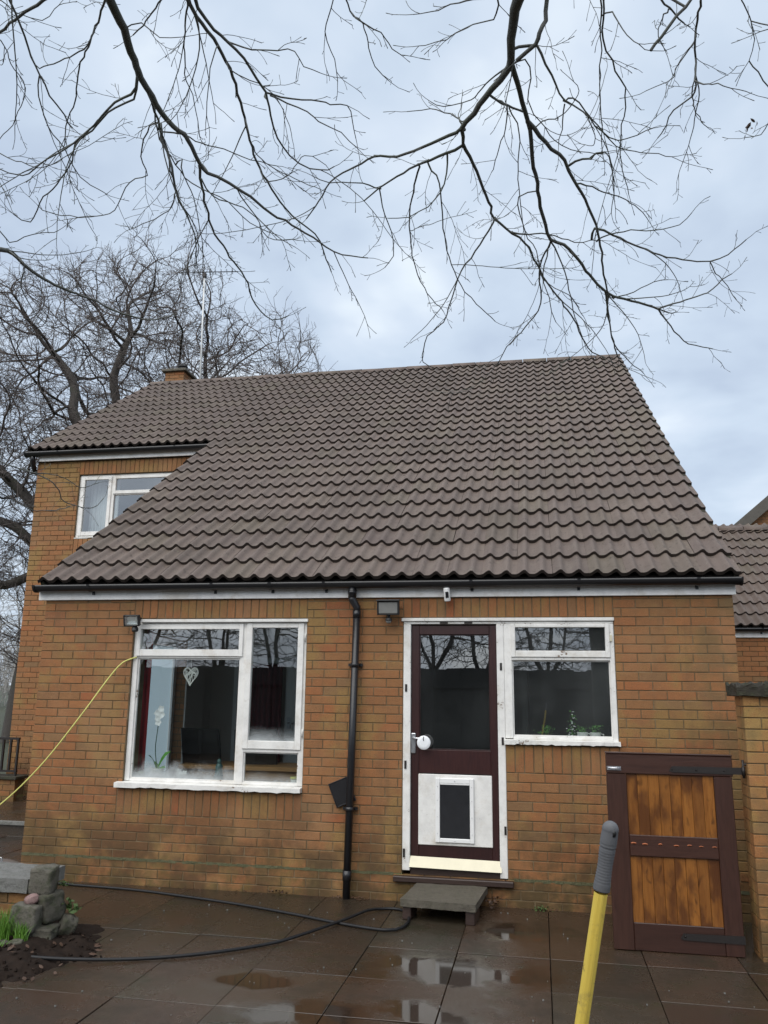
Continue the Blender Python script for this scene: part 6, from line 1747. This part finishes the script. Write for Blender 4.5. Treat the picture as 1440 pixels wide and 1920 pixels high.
def near_tree(key, name, label, trunk_path, trunk_r, seed):
    rs = np.random.RandomState(seed)
    big, mid, fine = Tubes(), Tubes(), Tubes()
    tp = catmull(trunk_path, .2); big.add(tp, np.interp(np.linspace(0, 1, len(tp)), np.linspace(0, 1, len(trunk_r)), trunk_r), 12)
    allp = []
    L_ = [(tw, np.array(Q)) for k, tw, Q in LIMBS if k == key]
    hi = [np.array(q) for q in trunk_path[3:]]
    for i, (tw, Q) in enumerate(L_):
        Q = Q.copy(); Q[:, 3] /= 1000.
        # does this limb start on another one?
        start = Q[0, :3]
        if i > 0:
            cand = np.concatenate([q[:, :3] for _, q in L_[:i] + L_[i + 1:]])
            d = np.linalg.norm(np.concatenate(allp) - start, axis=1) if allp else np.array([9.])
            if d.min() < .45:
                j = np.concatenate(allp)[d.argmin()]
                if d.min() > .02: Q = np.vstack([np.append(j, Q[0, 3]), Q])
            elif Q[0, 0] < -4.0 or tw < 1:
                ext = np.array([[-2.75, -8.4, 6.8, Q[0, 3] * 1.8], [-5.2, -5.8, 6.2, Q[0, 3] * 1.3]]) if tw >= 1 else np.array([[-7.2, 1.2, 6.0, Q[0, 3] * 1.3]])
                Q = np.vstack([ext, Q])
            elif tw >= 1 and Q[0, 2] > 4.6:
                # joins the tree above the frame
                h = min(hi, key=lambda q_: np.linalg.norm(q_ - start)); 
                mid1 = start + (h - start) * .35 + np.array([0, -.25, .45])
                Q = np.vstack([np.append(h, Q[0, 3] * 2.0), np.append(mid1, Q[0, 3] * 1.4), Q])
        pts = np.array(catmull(list(Q), .05))
        pts[1:-1, :3] += rs.normal(0, .0035, (len(pts) - 2, 3))
        P, R = pts[:, :3], pts[:, 3].clip(.0017)
        allp.append(P)
        (big if R.max() > .012 else mid).add(P, R, 8 if R.max() > .012 else 5)
        # longer side branches that run roughly along the limb
        tl_ = float(np.linalg.norm(np.diff(P, axis=0), axis=1).sum())
        if tw >= 1 and tl_ > .6:
            for q_ in range(int(tl_ / .95)):
                m = rs.randint(int(len(P) * .25), len(P) - 1)
                if P[m][2] > 5.4: continue
                v = P[m] - P[m - 1]; v /= np.linalg.norm(v) + 1e-9
                v = v + rs.normal(0, .38, 3); v /= np.linalg.norm(v)
                cu = rs.normal(0, .05, 3); cu[2] += rs.uniform(-.05, .05); nn = rs.randint(9, 17); B = [P[m]]
                for z_ in range(nn):
                    v = v + cu + rs.normal(0, .06, 3); v /= np.linalg.norm(v); B.append(B[-1] + v * .055)
                    if z_ > 2 and rs.random_sample() < .42:
                        sd_ = np.cross(v, rs.normal(0, 1, 3)); sd_ /= np.linalg.norm(sd_) + 1e-9
                        near_twig(fine, rs, B[-1], v * .8 + sd_ * .7, rs.uniform(.07, .22), .0024, 1)
                mid.add(B, np.linspace(min(R[m] * .7, .0048), .0022, len(B)), 5)
                near_twig(fine, rs, B[-1], v, .12, .0022, 1)
        # side twigs
        s = 0.0; nxt = rs.uniform(.05, .2); side = 1
        for m in range(1, len(P)):
            s += np.linalg.norm(P[m] - P[m - 1])
            if s < nxt: continue
            nxt = s + rs.uniform(.10, .24) / tw
            if R[m] > .013 and rs.random_sample() < .75: continue
            if P[m][2] > 5.6: continue
            t = P[m] - P[m - 1]; t /= np.linalg.norm(t) + 1e-9
            pr = np.cross(t, np.array([.25, -.95, .2])) * side + rs.normal(0, .45, 3); pr /= np.linalg.norm(pr); side = -side
            fr_ = m / len(P)
            ln = rs.uniform(.10, .34) * (1.1 - .45 * fr_) * (1 if rs.random_sample() < .8 else 1.7)
            near_twig(fine, rs, P[m], t * .9 + pr * rs.uniform(.4, .9), ln, .0024, 1)
        near_twig(fine, rs, P[-1], P[-1] - P[-2], .16, .0024, 1)
    t = thing(name, label, 'tree', trunk_path[0])
    put('trunk', big.mesh('trunk', M['bark_near']), parent=t)
    put('branches', mid.mesh('branches', M['bark_near']), parent=t)
    tag(put('twigs', fine.mesh('twigs', M['bark_near']), parent=t), kind='stuff')
    return t
near_tree('l', 'overhanging_tree', 'bare tree whose many thin branches hang down over the left half of the sky', [(-3.3, -11.6, -.4), (-3.2, -11.4, 2.2), (-3.0, -10.6, 4.6), (-2.75, -8.4, 6.8), (-2.5, -6.2, 6.9), (-2.33, -4.7, 6.1), (-2.23, -3.74, 5.31)], [.20, .17, .13, .09, .065, .045, .029], 5)
rt = near_tree('r', 'overhanging_tree', 'bare tree whose forked limb hangs down over the right half of the sky', [(1.4, -11.9, -.4), (1.3, -11.6, 2.6), (1.0, -10.4, 5.2), (.5, -7.8, 7.0), (.25, -5.7, 6.9), (.08, -4.2, 6.0), (.03, -3.31, 5.33)], [.22, .19, .15, .10, .075, .052, .038], 8)
dl = MB()
dlc = Vector(unproject(1412, 240, 5.2))
lf_save = lf
lf = dl
for i in range(9): leaf_at(dlc.x + random.gauss(0, .03), dlc.y + random.gauss(0, .03), dlc.z + random.gauss(0, .025), random.uniform(.012, .026), 1.5)
d2 = Vector(unproject(998, 612, 6.3))
for i in range(3): leaf_at(d2.x + random.gauss(0, .012), d2.y, d2.z + random.gauss(0, .012), random.uniform(.012, .02), 1.5)
d3 = Vector(unproject(404, 130, 5.0))
lf = lf_save
tag(put('dead_leaves', dl, M['leaf'], rt), kind='stuff')

# ---------------------------------------------------------------- behind the camera, seen mirrored in the panes
fn = thing('garden_fence', 'dark board fence mirrored in the back door glass', 'fence', (-1, -13.0, G))
for i in range(80):
    x = -13 + i * .3
    put('board', MB().box(x, x + .325, -13.03 - (i % 2) * .03, -13.0 - (i % 2) * .03, G - .05, 1.95 + random.uniform(-.02, .02)), M['fence'], fn)
put('rail', MB().box(-13, 11, -13.0, -12.955, 1.5, 1.6).box(-13, 11, -13.0, -12.955, .1, .2), M['fence'], fn)
LE = [((0, 0, 3.1), (1.7, 1.5, 1.35)), ((0.2, 0, 4.6), (1.3, 1.2, 1.2))]
lt = build_tree('apple_tree', 'bare tree mirrored left in the back door glass', LE, 420, [[(0, 0, -.2), (.05, 0, 1.0), (0, .03, 1.9), (-.4, .05, 2.7), (-.5, .1, 3.6)], [(0, .03, 1.9), (.45, 0, 2.6), (.6, -.1, 3.5), (.5, 0, 4.6)], [(.05, 0, 1.5), (.1, .3, 2.6), (.1, .4, 4.2)]], (0, 0, G), 51, M['bark'], M['bark'], tip=.011, group='trees mirrored in the windows', twig_len=.42, twig_r=.009, step=.2, per=1, kill=.3, ex=2.1)
lt.location = (-2.75, -15, G); lt.rotation_euler = (0, 0, .4)
for x, y, rz, s, lb in ((-1.45, -15.4, 2.2, .95, 'bare tree mirrored right in the back door glass'), (.25, -15.2, 3.6, 1.0, 'bare tree mirrored in the small pane right of the door'), (1.6, -15.8, 5.1, .9, 'bare tree mirrored at the right end of the small pane'),
                        (-7.2, -15.0, 1.3, 1.1, 'bare tree mirrored in the narrow right pane of the large window'), (-9.2, -15.5, 4.0, 1.0, 'bare tree mirrored in the right part of the wide top pane'), (-11.4, -15.2, 2.9, 1.15, 'bare tree mirrored at the left of the wide top pane'), (-4.6, -16, 5.6, 1.05, 'bare tree mirrored between the large window and the door')):
    copy_tree(lt, (x, y, G), rz, s, lb)
# winter woodland, its haze painted as pale bark, closing the view at the far left
wd = Tubes(); rw9 = np.random.RandomState(12)
for i in range(900):
    a = rw9.uniform(-62, -14); b = rw9.uniform(40, 56)
    twig_spray(wd, rw9, (a, b, G - .1 + rw9.uniform(0, 2.2)), rw9.normal(0, .35, 3) + np.array([0, 0, 1.]), rw9.uniform(1.5, 3.6), .030, 2)
tag(put('woodland', wd.mesh('woodland', M['hazed_bark'])), kind='stuff')
